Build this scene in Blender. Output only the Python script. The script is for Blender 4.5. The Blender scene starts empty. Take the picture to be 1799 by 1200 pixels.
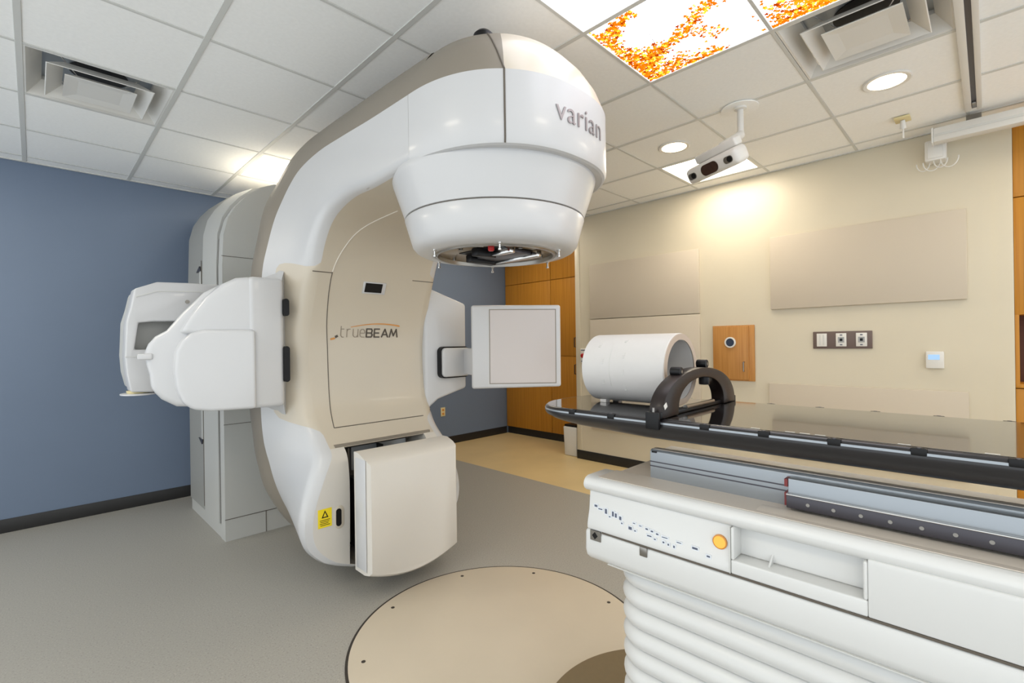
import bpy, bmesh, math, random
from mathutils import Vector, Matrix
random.seed(7)
PI = math.pi
scene = bpy.context.scene
COL = scene.collection

# ---------------------------------------------------------------- camera, world, exposure
H = 2.743            # ceiling height (9 ft)
CAMZ = 1.3354
cam_data = bpy.data.cameras.new('camera')
cam_data.sensor_fit = 'HORIZONTAL'
cam_data.sensor_width = 36.0
cam_data.lens = 839.351 / 1799 * 36.0
cam_data.shift_y = 2.5 / 1799
cam_data.clip_start = 0.05
cam = bpy.data.objects.new('camera', cam_data)
COL.objects.link(cam)
yaw, roll = 0.78496, -0.01432
Fw = Vector((math.cos(yaw), math.sin(yaw), 0))
Rt = Vector((math.sin(yaw), -math.cos(yaw), 0))
Up = Vector((0, 0, 1))
R2 = Rt * math.cos(roll) + Up * math.sin(roll)
U2 = Up * math.cos(roll) - Rt * math.sin(roll)
M = Matrix(((R2.x, U2.x, -Fw.x, 0), (R2.y, U2.y, -Fw.y, 0), (R2.z, U2.z, -Fw.z, CAMZ), (0, 0, 0, 1)))
cam.matrix_world = M
scene.camera = cam

world = bpy.data.worlds.new('world')
scene.world = world
world.use_nodes = True
world.node_tree.nodes['Background'].inputs[0].default_value = (0.90, 0.96, 1.0, 1)
world.node_tree.nodes['Background'].inputs[1].default_value = 1.15

vs = scene.view_settings
vs.view_transform = 'Standard'
vs.look = 'None'
vs.gamma = 1.0
vs.use_curve_mapping = False
vs.exposure = 0.55
scene.cycles.use_denoising = True
scene.cycles.max_bounces = 8
scene.cycles.diffuse_bounces = 5
scene.cycles.sample_clamp_indirect = 6.0

TROFFER = 11.0        # emission strengths of the fixtures
SKYP = 2.4
DOWNL = 10.0

# ---------------------------------------------------------------- materials
def lin(c):
    return tuple(((v / 255) / 12.92 if v / 255 <= 0.04045 else ((v / 255 + 0.055) / 1.055) ** 2.4) for v in c)

MATS = {}
def mat(name, rgb, rough=0.5, metal=0.0, var=0.0, vscale=40.0, bump=0.0, bscale=300.0, coat=0.0, spec=0.5):
    m = bpy.data.materials.new(name); m.use_nodes = True
    nt = m.node_tree; b = nt.nodes['Principled BSDF']
    c = lin(rgb)
    b.inputs['Base Color'].default_value = (*c, 1)
    b.inputs['Roughness'].default_value = rough
    b.inputs['Metallic'].default_value = metal
    b.inputs['Coat Weight'].default_value = coat
    b.inputs['Specular IOR Level'].default_value = spec
    tc = nt.nodes.new('ShaderNodeTexCoord')
    n = nt.nodes.new('ShaderNodeTexNoise'); n.inputs['Scale'].default_value = vscale
    n.inputs['Detail'].default_value = 4
    nt.links.new(tc.outputs['Object'], n.inputs['Vector'])
    if var:
        r = nt.nodes.new('ShaderNodeValToRGB')
        r.color_ramp.elements[0].position = 0.3; r.color_ramp.elements[1].position = 0.7
        r.color_ramp.elements[0].color = (*[v * (1 - var) for v in c], 1)
        r.color_ramp.elements[1].color = (*[min(1, v * (1 + var)) for v in c], 1)
        nt.links.new(n.outputs['Fac'], r.inputs['Fac'])
        nt.links.new(r.outputs['Color'], b.inputs['Base Color'])
    if bump:
        n2 = nt.nodes.new('ShaderNodeTexNoise'); n2.inputs['Scale'].default_value = bscale
        nt.links.new(tc.outputs['Object'], n2.inputs['Vector'])
        bp = nt.nodes.new('ShaderNodeBump'); bp.inputs['Strength'].default_value = bump
        bp.inputs['Distance'].default_value = 0.002
        nt.links.new(n2.outputs['Fac'], bp.inputs['Height'])
        nt.links.new(bp.outputs['Normal'], b.inputs['Normal'])
    MATS[name] = m
    return m

def emit(name, rgb, strength):
    m = bpy.data.materials.new(name); m.use_nodes = True
    nt = m.node_tree; nt.nodes.clear()
    e = nt.nodes.new('ShaderNodeEmission'); e.inputs[0].default_value = (*lin(rgb), 1); e.inputs[1].default_value = strength
    o = nt.nodes.new('ShaderNodeOutputMaterial'); nt.links.new(e.outputs[0], o.inputs[0])
    MATS[name] = m
    return m

def wood(name, dark, light, axis='z'):
    m = bpy.data.materials.new(name); m.use_nodes = True
    nt = m.node_tree; b = nt.nodes['Principled BSDF']
    tc = nt.nodes.new('ShaderNodeTexCoord'); mp = nt.nodes.new('ShaderNodeMapping')
    mp.inputs['Scale'].default_value = (60, 60, 1.6) if axis == 'z' else (60, 1.6, 60)
    nt.links.new(tc.outputs['Object'], mp.inputs['Vector'])
    n = nt.nodes.new('ShaderNodeTexNoise'); n.inputs['Scale'].default_value = 1.0; n.inputs['Detail'].default_value = 6
    nt.links.new(mp.outputs['Vector'], n.inputs['Vector'])
    r = nt.nodes.new('ShaderNodeValToRGB')
    r.color_ramp.elements[0].position = 0.3; r.color_ramp.elements[1].position = 0.72
    r.color_ramp.elements[0].color = (*lin(dark), 1); r.color_ramp.elements[1].color = (*lin(light), 1)
    nt.links.new(n.outputs['Fac'], r.inputs['Fac']); nt.links.new(r.outputs['Color'], b.inputs['Base Color'])
    b.inputs['Roughness'].default_value = 0.42
    MATS[name] = m
    return m

def speckle(name, base, dark, light, rough=0.5):
    m = bpy.data.materials.new(name); m.use_nodes = True
    nt = m.node_tree; b = nt.nodes['Principled BSDF']
    tc = nt.nodes.new('ShaderNodeTexCoord')
    n = nt.nodes.new('ShaderNodeTexNoise'); n.inputs['Scale'].default_value = 140; n.inputs['Detail'].default_value = 2
    nt.links.new(tc.outputs['Object'], n.inputs['Vector'])
    r = nt.nodes.new('ShaderNodeValToRGB')
    e = r.color_ramp.elements
    e[0].position = 0.28; e[0].color = (*lin(dark), 1)
    e[1].position = 0.74; e[1].color = (*lin(light), 1)
    a = e.new(0.42); a.color = (*lin(base), 1); a = e.new(0.60); a.color = (*lin(base), 1)
    nt.links.new(n.outputs['Fac'], r.inputs['Fac']); nt.links.new(r.outputs['Color'], b.inputs['Base Color'])
    b.inputs['Roughness'].default_value = rough
    MATS[name] = m
    return m

mat('blue_wall', (107, 122, 144), 0.6, var=0.02, vscale=3, bump=0.15, bscale=400)
mat('cream_wall', (210, 201, 180), 0.38, var=0.015, vscale=3, bump=0.12, bscale=400)
mat('side_wall', (236, 234, 230), 0.6, bump=0.1)
mat('tile', (246, 246, 244), 0.85, var=0.02, vscale=60, bump=0.25, bscale=900)
mat('tee', (206, 206, 202), 0.5)
mat('plenum', (60, 60, 60), 0.9)
mat('black_base', (34, 33, 33), 0.5, var=0.1, vscale=20)
speckle('grey_vinyl', (160, 157, 149), (134, 130, 124), (182, 177, 169), 0.45)
mat('beige_vinyl', (214, 190, 140), 0.4, var=0.06, vscale=2)
mat('turntable', (200, 188, 168), 0.42, var=0.02, vscale=4)
mat('dark_gap', (52, 46, 40), 0.6)
mat('base_plate', (122, 106, 78), 0.5, var=0.03)
mat('pearl', (200, 200, 201), 0.32, var=0.008, vscale=3, coat=0.15)
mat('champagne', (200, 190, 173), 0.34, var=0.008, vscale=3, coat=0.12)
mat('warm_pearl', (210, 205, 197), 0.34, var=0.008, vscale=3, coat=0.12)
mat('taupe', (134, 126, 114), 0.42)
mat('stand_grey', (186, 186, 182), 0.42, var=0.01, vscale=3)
mat('stand_side_shaded', (150, 150, 146), 0.45, var=0.01, vscale=3)  # stand grey with the side's shade put into the colour
mat('couch_white', (216, 216, 214), 0.35, var=0.006, vscale=5, coat=0.1)
mat('seam', (92, 84, 74), 0.6)
mat('top_skin', (214, 203, 190), 0.4)  # grey-tan couch plastic, partly shade put into the colour
mat('seam_highlight', (226, 220, 210), 0.4)  # pale line standing in for the highlight on the upper seam
mat('black', (13, 12, 14), 0.4, spec=0.3)
mat('chrome', (205, 203, 200), 0.16, metal=1.0)
mat('steel', (150, 146, 140), 0.3, metal=1.0)
mat('bronze_metal', (150, 134, 112), 0.28, metal=0.85)
mat('rail_blue', (160, 166, 172), 0.34, metal=0.5)
mat('rail_dark', (74, 72, 78), 0.35, metal=0.5)
mat('carbon', (30, 28, 29), 0.07, var=0.06, vscale=60, coat=0.6)
mat('carbon_edge', (30, 28, 30), 0.3, coat=0.15)
mat('brown_arch', (30, 21, 19), 0.4, coat=0.05, spec=0.35)
mat('phantom_white', (206, 203, 200), 0.4, var=0.01)
mat('phantom_end', (186, 168, 152), 0.5)
mat('panel_cloth', (200, 189, 172), 0.8, bump=0.3, bscale=1500)
wood('oak', (178, 118, 30), (198, 138, 44))
wood('oak_light', (172, 116, 52), (196, 142, 76))
mat('dark_wood', (92, 48, 26), 0.5, var=0.06)
mat('white_plastic', (222, 220, 215), 0.4)
mat('ivory_plastic', (222, 208, 160), 0.4)
mat('brown_plate', (104, 88, 82), 0.45)
mat('red', (176, 28, 30), 0.35)
mat('dark_red', (120, 40, 40), 0.4)
mat('yellow', (240, 214, 24), 0.5)
mat('logo_dark', (70, 60, 48), 0.4)
mat('logo_grey', (140, 128, 112), 0.4)
mat('logo_orange', (206, 140, 60), 0.4)
mat('varian_grey', (158, 150, 152), 0.35, metal=0.4)
mat('detector', (198, 190, 186), 0.22, coat=0.2)
mat('icon', (86, 92, 110), 0.5)
mat('key', (222, 226, 232), 0.4)
mat('lens_brown', (54, 30, 22), 0.12, coat=0.5)
mat('gauge_blue', (44, 58, 82), 0.2, coat=0.5)
emit('troffer_light', (255, 243, 222), TROFFER)
emit('down_light', (255, 228, 184), DOWNL)
emit('sky_white', (248, 248, 255), SKYP)
emit('leaf_orange', (232, 120, 14), SKYP * 0.36)
emit('leaf_amber', (240, 160, 24), SKYP * 0.42)
emit('leaf_yellow', (246, 206, 60), SKYP * 0.50)
emit('leaf_red', (196, 66, 10), SKYP * 0.30)
emit('twig_brown', (70, 36, 14), SKYP * 0.14)
emit('orange_lamp', (255, 170, 80), 1.1)
emit('lcd', (170, 205, 240), 0.8)

# ---------------------------------------------------------------- builders
class MB:
    def __init__(self): self.v = []; self.f = []
    def add(self, vs, fs):
        o = len(self.v); self.v += [tuple(p) for p in vs]; self.f += [tuple(i + o for i in f) for f in fs]; return self
    def box(self, x0, x1, y0, y1, z0, z1):
        return self.add([(x0, y0, z0), (x1, y0, z0), (x1, y1, z0), (x0, y1, z0), (x0, y0, z1), (x1, y0, z1), (x1, y1, z1), (x0, y1, z1)],
                        [(0, 3, 2, 1), (4, 5, 6, 7), (0, 1, 5, 4), (1, 2, 6, 5), (2, 3, 7, 6), (3, 0, 4, 7)])
    def obox(self, c, ax, ay, az):      # centre and three half-axis vectors
        c, ax, ay, az = map(Vector, (c, ax, ay, az)); p = []
        for k in (-1, 1):
            for i, j in ((-1, -1), (1, -1), (1, 1), (-1, 1)): p.append(c + i * ax + j * ay + k * az)
        return self.add(p, [(0, 3, 2, 1), (4, 5, 6, 7), (0, 1, 5, 4), (1, 2, 6, 5), (2, 3, 7, 6), (3, 0, 4, 7)])
    def prism(self, poly, d):           # 3D polygon pushed along d
        n = len(poly); d = Vector(d); a = [Vector(p) for p in poly]
        return self.add(a + [p + d for p in a], [tuple(range(n))[::-1], tuple(range(n, 2 * n))] + [(i, (i + 1) % n, n + (i + 1) % n, n + i) for i in range(n)])
    def loft(self, rings, closed=True, cap0=True, cap1=True):
        n = len(rings[0]); vs = [p for r in rings for p in r]; fs = []
        m = n if closed else n - 1
        for k in range(len(rings) - 1):
            for i in range(m):
                j = (i + 1) % n; fs.append((k * n + i, k * n + j, (k + 1) * n + j, (k + 1) * n + i))
        if cap0: fs.append(tuple(range(n))[::-1])
        if cap1: fs.append(tuple(range((len(rings) - 1) * n, len(rings) * n)))
        return self.add(vs, fs)
    def lathe(self, prof, c=(0, 0, 0), n=48, axis='z', cap=True):   # prof: (r, h)
        rings = []
        for r, h in prof:
            ring = []
            for i in range(n):
                a = 2 * PI * i / n; u, w = r * math.cos(a), r * math.sin(a)
                ring.append({'z': (c[0] + u, c[1] + w, c[2] + h), 'y': (c[0] + u, c[1] + h, c[2] - w), 'x': (c[0] + h, c[1] + u, c[2] + w)}[axis])
            rings.append(ring)
        return self.loft(rings, True, cap, cap)
    def cyl(self, a, b, r, n=16, r2=None):
        a, b = Vector(a), Vector(b); d = (b - a).normalized()
        u = d.orthogonal().normalized(); w = d.cross(u); r2 = r if r2 is None else r2
        mk = lambda c, rr: [c + rr * (math.cos(2 * PI * i / n) * u + math.sin(2 * PI * i / n) * w) for i in range(n)]
        return self.loft([mk(a, r), mk(b, r2)])
    def tube(self, pts, r, n=8):
        pts = [Vector(p) for p in pts]; rings = []; u = None
        for i, p in enumerate(pts):
            d = (pts[min(i + 1, len(pts) - 1)] - pts[max(i - 1, 0)]).normalized()
            u = (d.orthogonal() if u is None else u - u.dot(d) * d).normalized(); w = d.cross(u)
            rings.append([p + r * (math.cos(2 * PI * k / n) * u + math.sin(2 * PI * k / n) * w) for k in range(n)])
        return self.loft(rings)

ORG = {}
def origin_of(o):
    return ORG.get(o.name, Vector((0, 0, 0)))

def build(name, mb, material, parent=None, bevel=0.0, seg=2, smooth=35, bev_angle=30, at=None):
    """One mesh object; coordinates in mb are world coordinates."""
    base = Vector(at) if at is not None else (origin_of(parent) if parent else Vector((0, 0, 0)))
    me = bpy.data.meshes.new(name)
    me.from_pydata([tuple(Vector(p) - base) for p in mb.v], [], mb.f)
    bm = bmesh.new(); bm.from_mesh(me)
    bmesh.ops.recalc_face_normals(bm, faces=bm.faces)
    if bevel:
        ed = [e for e in bm.edges if len(e.link_faces) == 2 and e.calc_face_angle(0) > math.radians(bev_angle)]
        bmesh.ops.bevel(bm, geom=ed, offset=bevel, segments=seg, affect='EDGES', profile=0.5, clamp_overlap=True)
    bm.to_mesh(me); bm.free()
    me.materials.append(MATS[material] if isinstance(material, str) else material)
    if smooth:
        me.shade_smooth(); me.set_sharp_from_angle(angle=math.radians(smooth))
    o = bpy.data.objects.new(name, me); COL.objects.link(o)
    if parent:
        o.parent = parent
        o.location = base - origin_of(parent)
    else:
        o.location = base
    ORG[o.name] = base
    return o

def tag(o, label=None, cat=None, group=None, kind=None):
    if label: o['label'] = label
    if cat: o['category'] = cat
    if group: o['group'] = group
    if kind: o['kind'] = kind
    return o

def thing(name, loc, label, cat, group=None):
    o = bpy.data.objects.new(name, None); COL.objects.link(o); o.location = loc
    o.empty_display_size = 0.1
    ORG[o.name] = Vector(loc)
    return tag(o, label, cat, group)

def struct(name, mb, material, parent=None, **k):
    o = build(name, mb, material, parent, **k)
    o['kind'] = 'structure'
    return o

def box(x0, x1, y0, y1, z0, z1): return MB().box(x0, x1, y0, y1, z0, z1)

def text_mesh(body, size, offset=0.0, extrude=0.001, space=1.0):
    cu = bpy.data.curves.new('lettering_curve', 'FONT'); cu.body = body; cu.size = size; cu.offset = offset
    cu.extrude = extrude; cu.align_x = 'LEFT'; cu.space_character = space; cu.resolution_u = 4
    ob = bpy.data.objects.new('lettering_tmp', cu); COL.objects.link(ob)
    bpy.context.view_layer.update()
    me = bpy.data.meshes.new_from_object(ob.evaluated_get(bpy.context.evaluated_depsgraph_get()))
    v = [p.co.copy() for p in me.vertices]; f = [tuple(p.vertices) for p in me.polygons]
    bpy.data.objects.remove(ob); bpy.data.curves.remove(cu); bpy.data.meshes.remove(me)
    return v, f

# ---------------------------------------------------------------- room shell
YB, XR = 5.105, 4.413         # blue wall, cream wall
XL, YF, XC = -1.75, -2.2, 5.6
XSPLIT = 3.42
struct('floor', box(XL, XSPLIT, YF, YB, -0.08, 0), 'grey_vinyl', smooth=0)
struct('floor_strip', box(XSPLIT, XC, YF, YB, -0.08, 0), 'beige_vinyl', smooth=0)
wb = struct('wall_back', box(XL, XC, YB, YB + 0.15, 0, H + 0.3), 'blue_wall', smooth=0)
wr = struct('wall_right', box(XR, XR + 0.25, -0.02, 3.36, 0, H + 0.3), 'cream_wall', smooth=0)
struct('trim_1', box(XR + 0.018, XR + 0.25, -0.115, -0.02, 0, H + 0.2), 'cream_wall', smooth=0)
struct('trim_2', box(XR - 0.006, XR + 0.01, 3.30, 3.366, 0.1, H), 'cream_wall', bevel=0.004)
struct('wall_far', box(5.45, 5.6, YF, YB, 0, H + 0.3), 'cream_wall', smooth=0)
struct('baseboard_back', box(XL, 4.97, YB - 0.008, YB, 0, 0.1), 'black_base', bevel=0.002)
struct('baseboard_right', box(XR - 0.008, XR, -0.02, 3.368, 0, 0.1), 'black_base', bevel=0.002)
struct('baseboard_end', box(XR - 0.008, XR + 0.25, 3.36, 3.368, 0, 0.1), 'black_base', bevel=0.002)

# suspended ceiling: grid of tees with lay-in tiles
T = 0.6096; OX, OY = -0.0359, 0.081
nx = lambda i: OX + i * T
ny = lambda j: OY + j * T
ceil = struct('ceiling', box(XL, XC, YF, YB, H + 0.16, H + 0.2), 'plenum', smooth=0)
SKY = [(2, 0), (2, 1), (3, 0), (3, 1)]
TROF = [(2, 6), (6, 2), (6, 6)]
TROF_HIDDEN = [(-2, 6), (-2, 2), (-2, -2), (2, -2), (6, -2)]  # unseen panels assumed from the tile spacing, added to brighten the room
VENTS = [(0, 5), (4, 0)]
SKIP = set(SKY + TROF + TROF_HIDDEN + VENTS)
tile_me = None
I0, I1, J0, J1 = -3, 9, -6, 8
for i in range(I0, I1 + 1):
    for j in range(J0, J1 + 1):
        if (i, j) in SKIP: continue
        x0, x1 = max(nx(i), XL), min(nx(i + 1), XC); y0, y1 = max(ny(j), YF), min(ny(j + 1), YB)
        if i == 6 and y0 > -0.1 and y1 < 3.5: x1 = min(nx(7), XR)
        if i >= 7 and y1 > 0.05 and y0 < 3.30:
            if i > 7: continue
            x1 = XR
            y1 = min(y1, 3.36)
        if x1 - x0 < 0.03 or y1 - y0 < 0.03: continue
        full = abs(x1 - x0 - T) < 1e-6 and abs(y1 - y0 - T) < 1e-6
        c = Vector(((x0 + x1) / 2, (y0 + y1) / 2, H + 0.006))
        if full and tile_me:
            o = bpy.data.objects.new('ceiling_tile', tile_me); COL.objects.link(o); o.parent = ceil; o.location = c
        else:
            hx, hy = (x1 - x0) / 2 - 0.009, (y1 - y0) / 2 - 0.006
            o = build('ceiling_tile', box(c.x - hx, c.x + hx, c.y - hy, c.y + hy, H + 0.004, H + 0.022), 'tile', ceil, bevel=0.004, seg=1, at=c)
            if full: tile_me = o.data
for i in range(I0 + 1, I1 + 1):
    y1 = YB if not (7 < i) else YB
    build('main_tee', box(nx(i) - 0.0125, nx(i) + 0.0125, YF, YB, H, H + 0.03), 'tee', ceil, bevel=0.001, seg=1)  # tee grey is darkened to carry the bars' shading
for j in range(J0 + 1, J1 + 1):
    build('cross_tee', box(XL, XC, ny(j) - 0.008, ny(j) + 0.008, H + 0.001, H + 0.03), 'tee', ceil, bevel=0.001, seg=1)
build('wall_angle', box(XL, 5.4, YB - 0.022, YB - 0.002, H - 0.002, H + 0.02), 'tee', ceil)
build('wall_angle', box(XR - 0.022, XR - 0.002, 0.09, 3.36, H - 0.002, H + 0.02), 'tee', ceil)

# ---------------------------------------------------------------- ceiling fixtures
def troffer(i, j, label, group=None):
    x0, x1, y0, y1 = nx(i) + 0.013, nx(i + 1) - 0.013, ny(j) + 0.009, ny(j + 1) - 0.009
    t = thing('ceiling_troffer', ((x0 + x1) / 2, (y0 + y1) / 2, H), label, 'ceiling light', group)
    fr = MB()
    w = 0.018
    fr.box(x0, x1, y0, y0 + w, H + 0.002, H + 0.03).box(x0, x1, y1 - w, y1, H + 0.002, H + 0.03)
    fr.box(x0, x0 + w, y0 + w, y1 - w, H + 0.002, H + 0.03).box(x1 - w, x1, y0 + w, y1 - w, H + 0.002, H + 0.03)
    build('frame', fr, 'white_plastic', t)
    build('diffuser', box(x0 + w, x1 - w, y0 + w, y1 - w, H + 0.008, H + 0.016), 'troffer_light', t, smooth=0)
troffer(2, 6, 'square lit ceiling panel above the linear accelerator near blue wall')
troffer(6, 2, 'square lit ceiling panel behind the white ceiling camera by cream wall')
troffer(6, 6, 'square lit ceiling panel in front of the oak cabinets')
for ij in TROF_HIDDEN:
    troffer(*ij, 'unseen square lit ceiling panel assumed in the room behind the photographer', 'unseen ceiling panels behind the viewpoint')

def downlight(x, y, label):
    t = thing('recessed_downlight', (x, y, H), label, 'ceiling light')
    build('trim_ring', MB().lathe([(0.086, 0.003), (0.086, -0.003), (0.104, -0.006), (0.110, -0.003), (0.110, 0.003), (0.086, 0.003)], (x, y, H), 40, cap=False), 'white_plastic', t)
    build('lens', MB().lathe([(0.0865, -0.0015), (0.0865, 0.003)], (x, y, H), 40), 'down_light', t)
downlight(3.31, 1.61, 'small round downlight left of the white ceiling camera')
downlight(3.33, 0.385, 'round downlight between the air vent and the yellowish ceiling plate')

def vent(i, j, label):
    cx, cy = nx(i) + T / 2, ny(j) + T / 2
    t = thing('air_diffuser', (cx, cy, H), label, 'air vent')
    sq = lambda h, z: [(cx - h, cy - h, z), (cx + h, cy - h, z), (cx + h, cy + h, z), (cx - h, cy + h, z)]
    build('pan', MB().loft([sq(0.294, H + 0.002), sq(0.284, H + 0.002), sq(0.225, H + 0.075), sq(0.225, H + 0.10), sq(0.294, H + 0.10), sq(0.294, H + 0.002)], True, False, False), 'white_plastic', t, smooth=0)
    build('back_plate', box(cx - 0.225, cx + 0.225, cy - 0.225, cy + 0.225, H + 0.095, H + 0.1), 'rail_blue', t)
    build('duct_opening', MB().lathe([(0.125, 0.088), (0.125, 0.094)], (cx, cy, H), 40), 'black', t)
    build('louvre', MB().loft([sq(0.215, H - 0.012), sq(0.150, H + 0.040), sq(0.147, H + 0.040), sq(0.211, H - 0.014)], True, False, False).loft([sq(0.215, H - 0.012), sq(0.211, H - 0.014)], True, False, False), 'white_plastic', t, smooth=0)
    build('centre_plate', MB().loft([sq(0.10, H + 0.012), sq(0.145, H - 0.016), sq(0.145, H - 0.020), sq(0.09, H - 0.012)], True, True, True), 'white_plastic', t, smooth=0)
    for a, b in ((-1, -1), (1, -1), (1, 1), (-1, 1)):
        build('support_wire', MB().cyl((cx + a * 0.09, cy + b * 0.09, H + 0.01), (cx + a * 0.2, cy + b * 0.2, H + 0.09), 0.003, 6), 'chrome', t)
vent(0, 5, 'square louvred air diffuser in the plain ceiling near the blue wall')
vent(4, 0, 'square louvred air diffuser beside the autumn tree ceiling pictures')

# backlit autumn pictures: every leaf of the print is a flat shape on the film
def leaf_shape(c, s, a):
    p = []
    for k in range(10):
        r = s * (1.0 if k % 2 == 0 else 0.42) * (0.8 + 0.4 * random.random()); t = a + PI * k / 5
        p.append((c[0] + r * math.cos(t), c[1] + r * math.sin(t)))
    return p

X0, X1, Y0, Y1 = nx(2), nx(4), ny(0), ny(2)
def clusters():
    """leaf positions over the whole picture: (x, y, size, tone)"""
    out = []
    def branch(p, q, n, spread, size, warm=0.0):      # p, q as (u, v): fractions of a tile from the far corner
        for _ in range(n):
            t = random.random(); u = p[0] + (q[0] - p[0]) * t + random.gauss(0, spread); v = p[1] + (q[1] - p[1]) * t + random.gauss(0, spread)
            out.append((nx(4) - u * T, ny(2) - v * T, size * (0.65 + 0.6 * random.random()), min(0.999, random.random() * (1 - warm))))
    branch((0.05, 0.03), (0.50, 0.10), 345, 0.055, 0.014)
    branch((0.50, 0.06), (0.92, 0.05), 180, 0.040, 0.013)
    branch((0.15, 0.15), (0.45, 0.22), 225, 0.060, 0.014)
    branch((0.03, 0.05), (0.05, 0.62), 285, 0.040, 0.014)
    branch((0.02, 0.60), (0.03, 0.72), 33, 0.025, 0.012)
    branch((0.12, 0.25), (0.20, 0.40), 90, 0.040, 0.013)
    branch((0.78, 0.10), (0.90, 0.22), 82, 0.035, 0.014)
    branch((0.90, 0.22), (0.94, 0.38), 60, 0.025, 0.013)
    branch((0.40, 0.25), (0.46, 0.52), 112, 0.035, 0.013)
    branch((0.46, 0.50), (0.66, 0.82), 127, 0.035, 0.013)
    branch((0.44, 0.55), (0.25, 0.74), 60, 0.035, 0.012)
    branch((0.66, 0.82), (0.80, 1.10), 90, 0.04, 0.013)
    branch((0.05, 1.02), (0.10, 1.80), 495, 0.060, 0.015, 0.15)
    branch((0.24, 1.05), (0.26, 1.80), 300, 0.070, 0.014)
    branch((0.45, 1.20), (0.60, 1.90), 180, 0.080, 0.014)
    branch((1.05, 1.20), (1.35, 1.90), 210, 0.08, 0.014)
    branch((1.55, 0.36), (1.75, 0.50), 45, 0.04, 0.013)
    return out
LEAVES = clusters()
def sky_panel(i, j, label):
    x0, x1, y0, y1 = nx(i) + 0.014, nx(i + 1) - 0.014, ny(j) + 0.010, ny(j + 1) - 0.010
    t = thing('backlit_sky_panel', ((x0 + x1) / 2, (y0 + y1) / 2, H), label, 'ceiling picture', 'backlit autumn ceiling pictures')
    build('light_film', box(x0, x1, y0, y1, H + 0.006, H + 0.012), 'sky_white', t, smooth=0)
    sets = {k: MB() for k in ('leaf_orange', 'leaf_amber', 'leaf_yellow', 'leaf_red')}
    for n, (x, y, s, tone) in enumerate(LEAVES):
        if not (x0 + 0.004 < x < x1 - 0.004 and y0 + 0.004 < y < y1 - 0.004): continue
        key = 'leaf_orange' if tone < 0.5 else 'leaf_amber' if tone < 0.72 else 'leaf_yellow' if tone < 0.86 else 'leaf_red'
        p = [(min(max(a, x0), x1), min(max(b, y0), y1)) for a, b in leaf_shape((x, y), s, random.random() * 6)]
        z = H + 0.0052 - 0.0000008 * n
        sets[key].add([(a, b, z) for a, b in p] + [(x, y, z)], [(k, (k + 1) % 10, 10) for k in range(10)])
    for k, mb in sets.items():
        if mb.v: tag(build('leaf_print', mb, k, t, smooth=0), kind='stuff')
    tw = MB()
    if (i, j) == (3, 1):
        for p, q in (((x1 - 0.02, y1 - 0.08), (x0 + 0.20, y1 - 0.20)), ((x1 - 0.05, y1 - 0.06), (x0 + 0.10, y1 - 0.05)), ((x1 - 0.03, y1 - 0.12), (x1 - 0.12, y0 + 0.18))):
            d = Vector((q[0] - p[0], q[1] - p[1], 0)); nrm = Vector((-d.y, d.x, 0)).normalized()
            mid = Vector((p[0], p[1], 0)) + d * 0.5 + nrm * 0.02
            pts = [Vector((p[0], p[1], 0)), mid, Vector((q[0], q[1], 0))]
            for a, b in zip(pts, pts[1:]):
                tw.add([(a.x + nrm.x * .002, a.y + nrm.y * .002, H + 0.0056), (a.x - nrm.x * .002, a.y - nrm.y * .002, H + 0.0056), (b.x - nrm.x * .001, b.y - nrm.y * .001, H + 0.0056), (b.x + nrm.x * .001, b.y + nrm.y * .001, H + 0.0056)], [(0, 1, 2, 3)])
        build('twig_print', tw, 'twig_brown', t, smooth=0)
sky_panel(3, 1, 'backlit ceiling picture of orange maple branches against white sky')
sky_panel(3, 0, 'backlit ceiling picture filled with orange foliage beside the air vent')
sky_panel(2, 1, 'backlit ceiling picture of almost plain white sky')
sky_panel(2, 0, 'backlit ceiling picture of white sky with a leafy edge')

# slotted track in the ceiling
t = thing('ceiling_track', (2.4, 0.053, H), 'slotted metal track with dark groove running across ceiling', 'track')
tr = MB().box(0.7, 4.12, 0.016, 0.040, H - 0.012, H + 0.0).box(0.7, 4.12, 0.062, 0.094, H - 0.012, H + 0.0)
build('flange', tr, 'white_plastic', t, bevel=0.002)
build('groove', box(0.7, 4.10, 0.040, 0.062, H - 0.003, H - 0.001), 'rail_dark', t)
build('stop_block', box(3.98, 4.06, 0.042, 0.060, H - 0.016, H - 0.002), 'steel', t, bevel=0.002)

# long white rail near the cream wall
t = thing('wall_rail', (4.2, -0.6, 2.60), 'long white square rail fixed under ceiling at cream wall', 'rail')
build('rail_body', box(4.16, 4.24, -1.6, 0.246, 2.605, 2.695), 'white_plastic', t, bevel=0.006)
build('end_cap', box(4.155, 4.245, 0.246, 0.256, 2.60, 2.70), 'white_plastic', t, bevel=0.003)
build('groove', box(4.157, 4.159, -1.6, 0.24, 2.64, 2.655), 'tee', t)
build('hanger', box(4.18, 4.22, 0.02, 0.09, 2.695, H - 0.012), 'steel', t)
t = thing('rail_motor_box', (4.38, 0.27, 2.52), 'small white box with loose cable loops at end of rail', 'box')
build('housing', box(4.30, XR - 0.001, 0.19, 0.30, 2.525, 2.665), 'white_plastic', t, bevel=0.01)
build('cover', box(4.292, 4.30, 0.205, 0.285, 2.54, 2.65), 'white_plastic', t, bevel=0.003)
for k in range(4):
    cy = 0.31 - 0.045 * k; r = 0.035 + 0.01 * (k % 2)
    pts = [(4.34 - 0.01 * k, cy + r * math.cos(a), 2.53 + (r + 0.02) * math.sin(a)) for a in [PI + PI * s / 12 for s in range(13)]]
    build('cable', MB().tube(pts, 0.0035), 'white_plastic', t)

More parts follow.
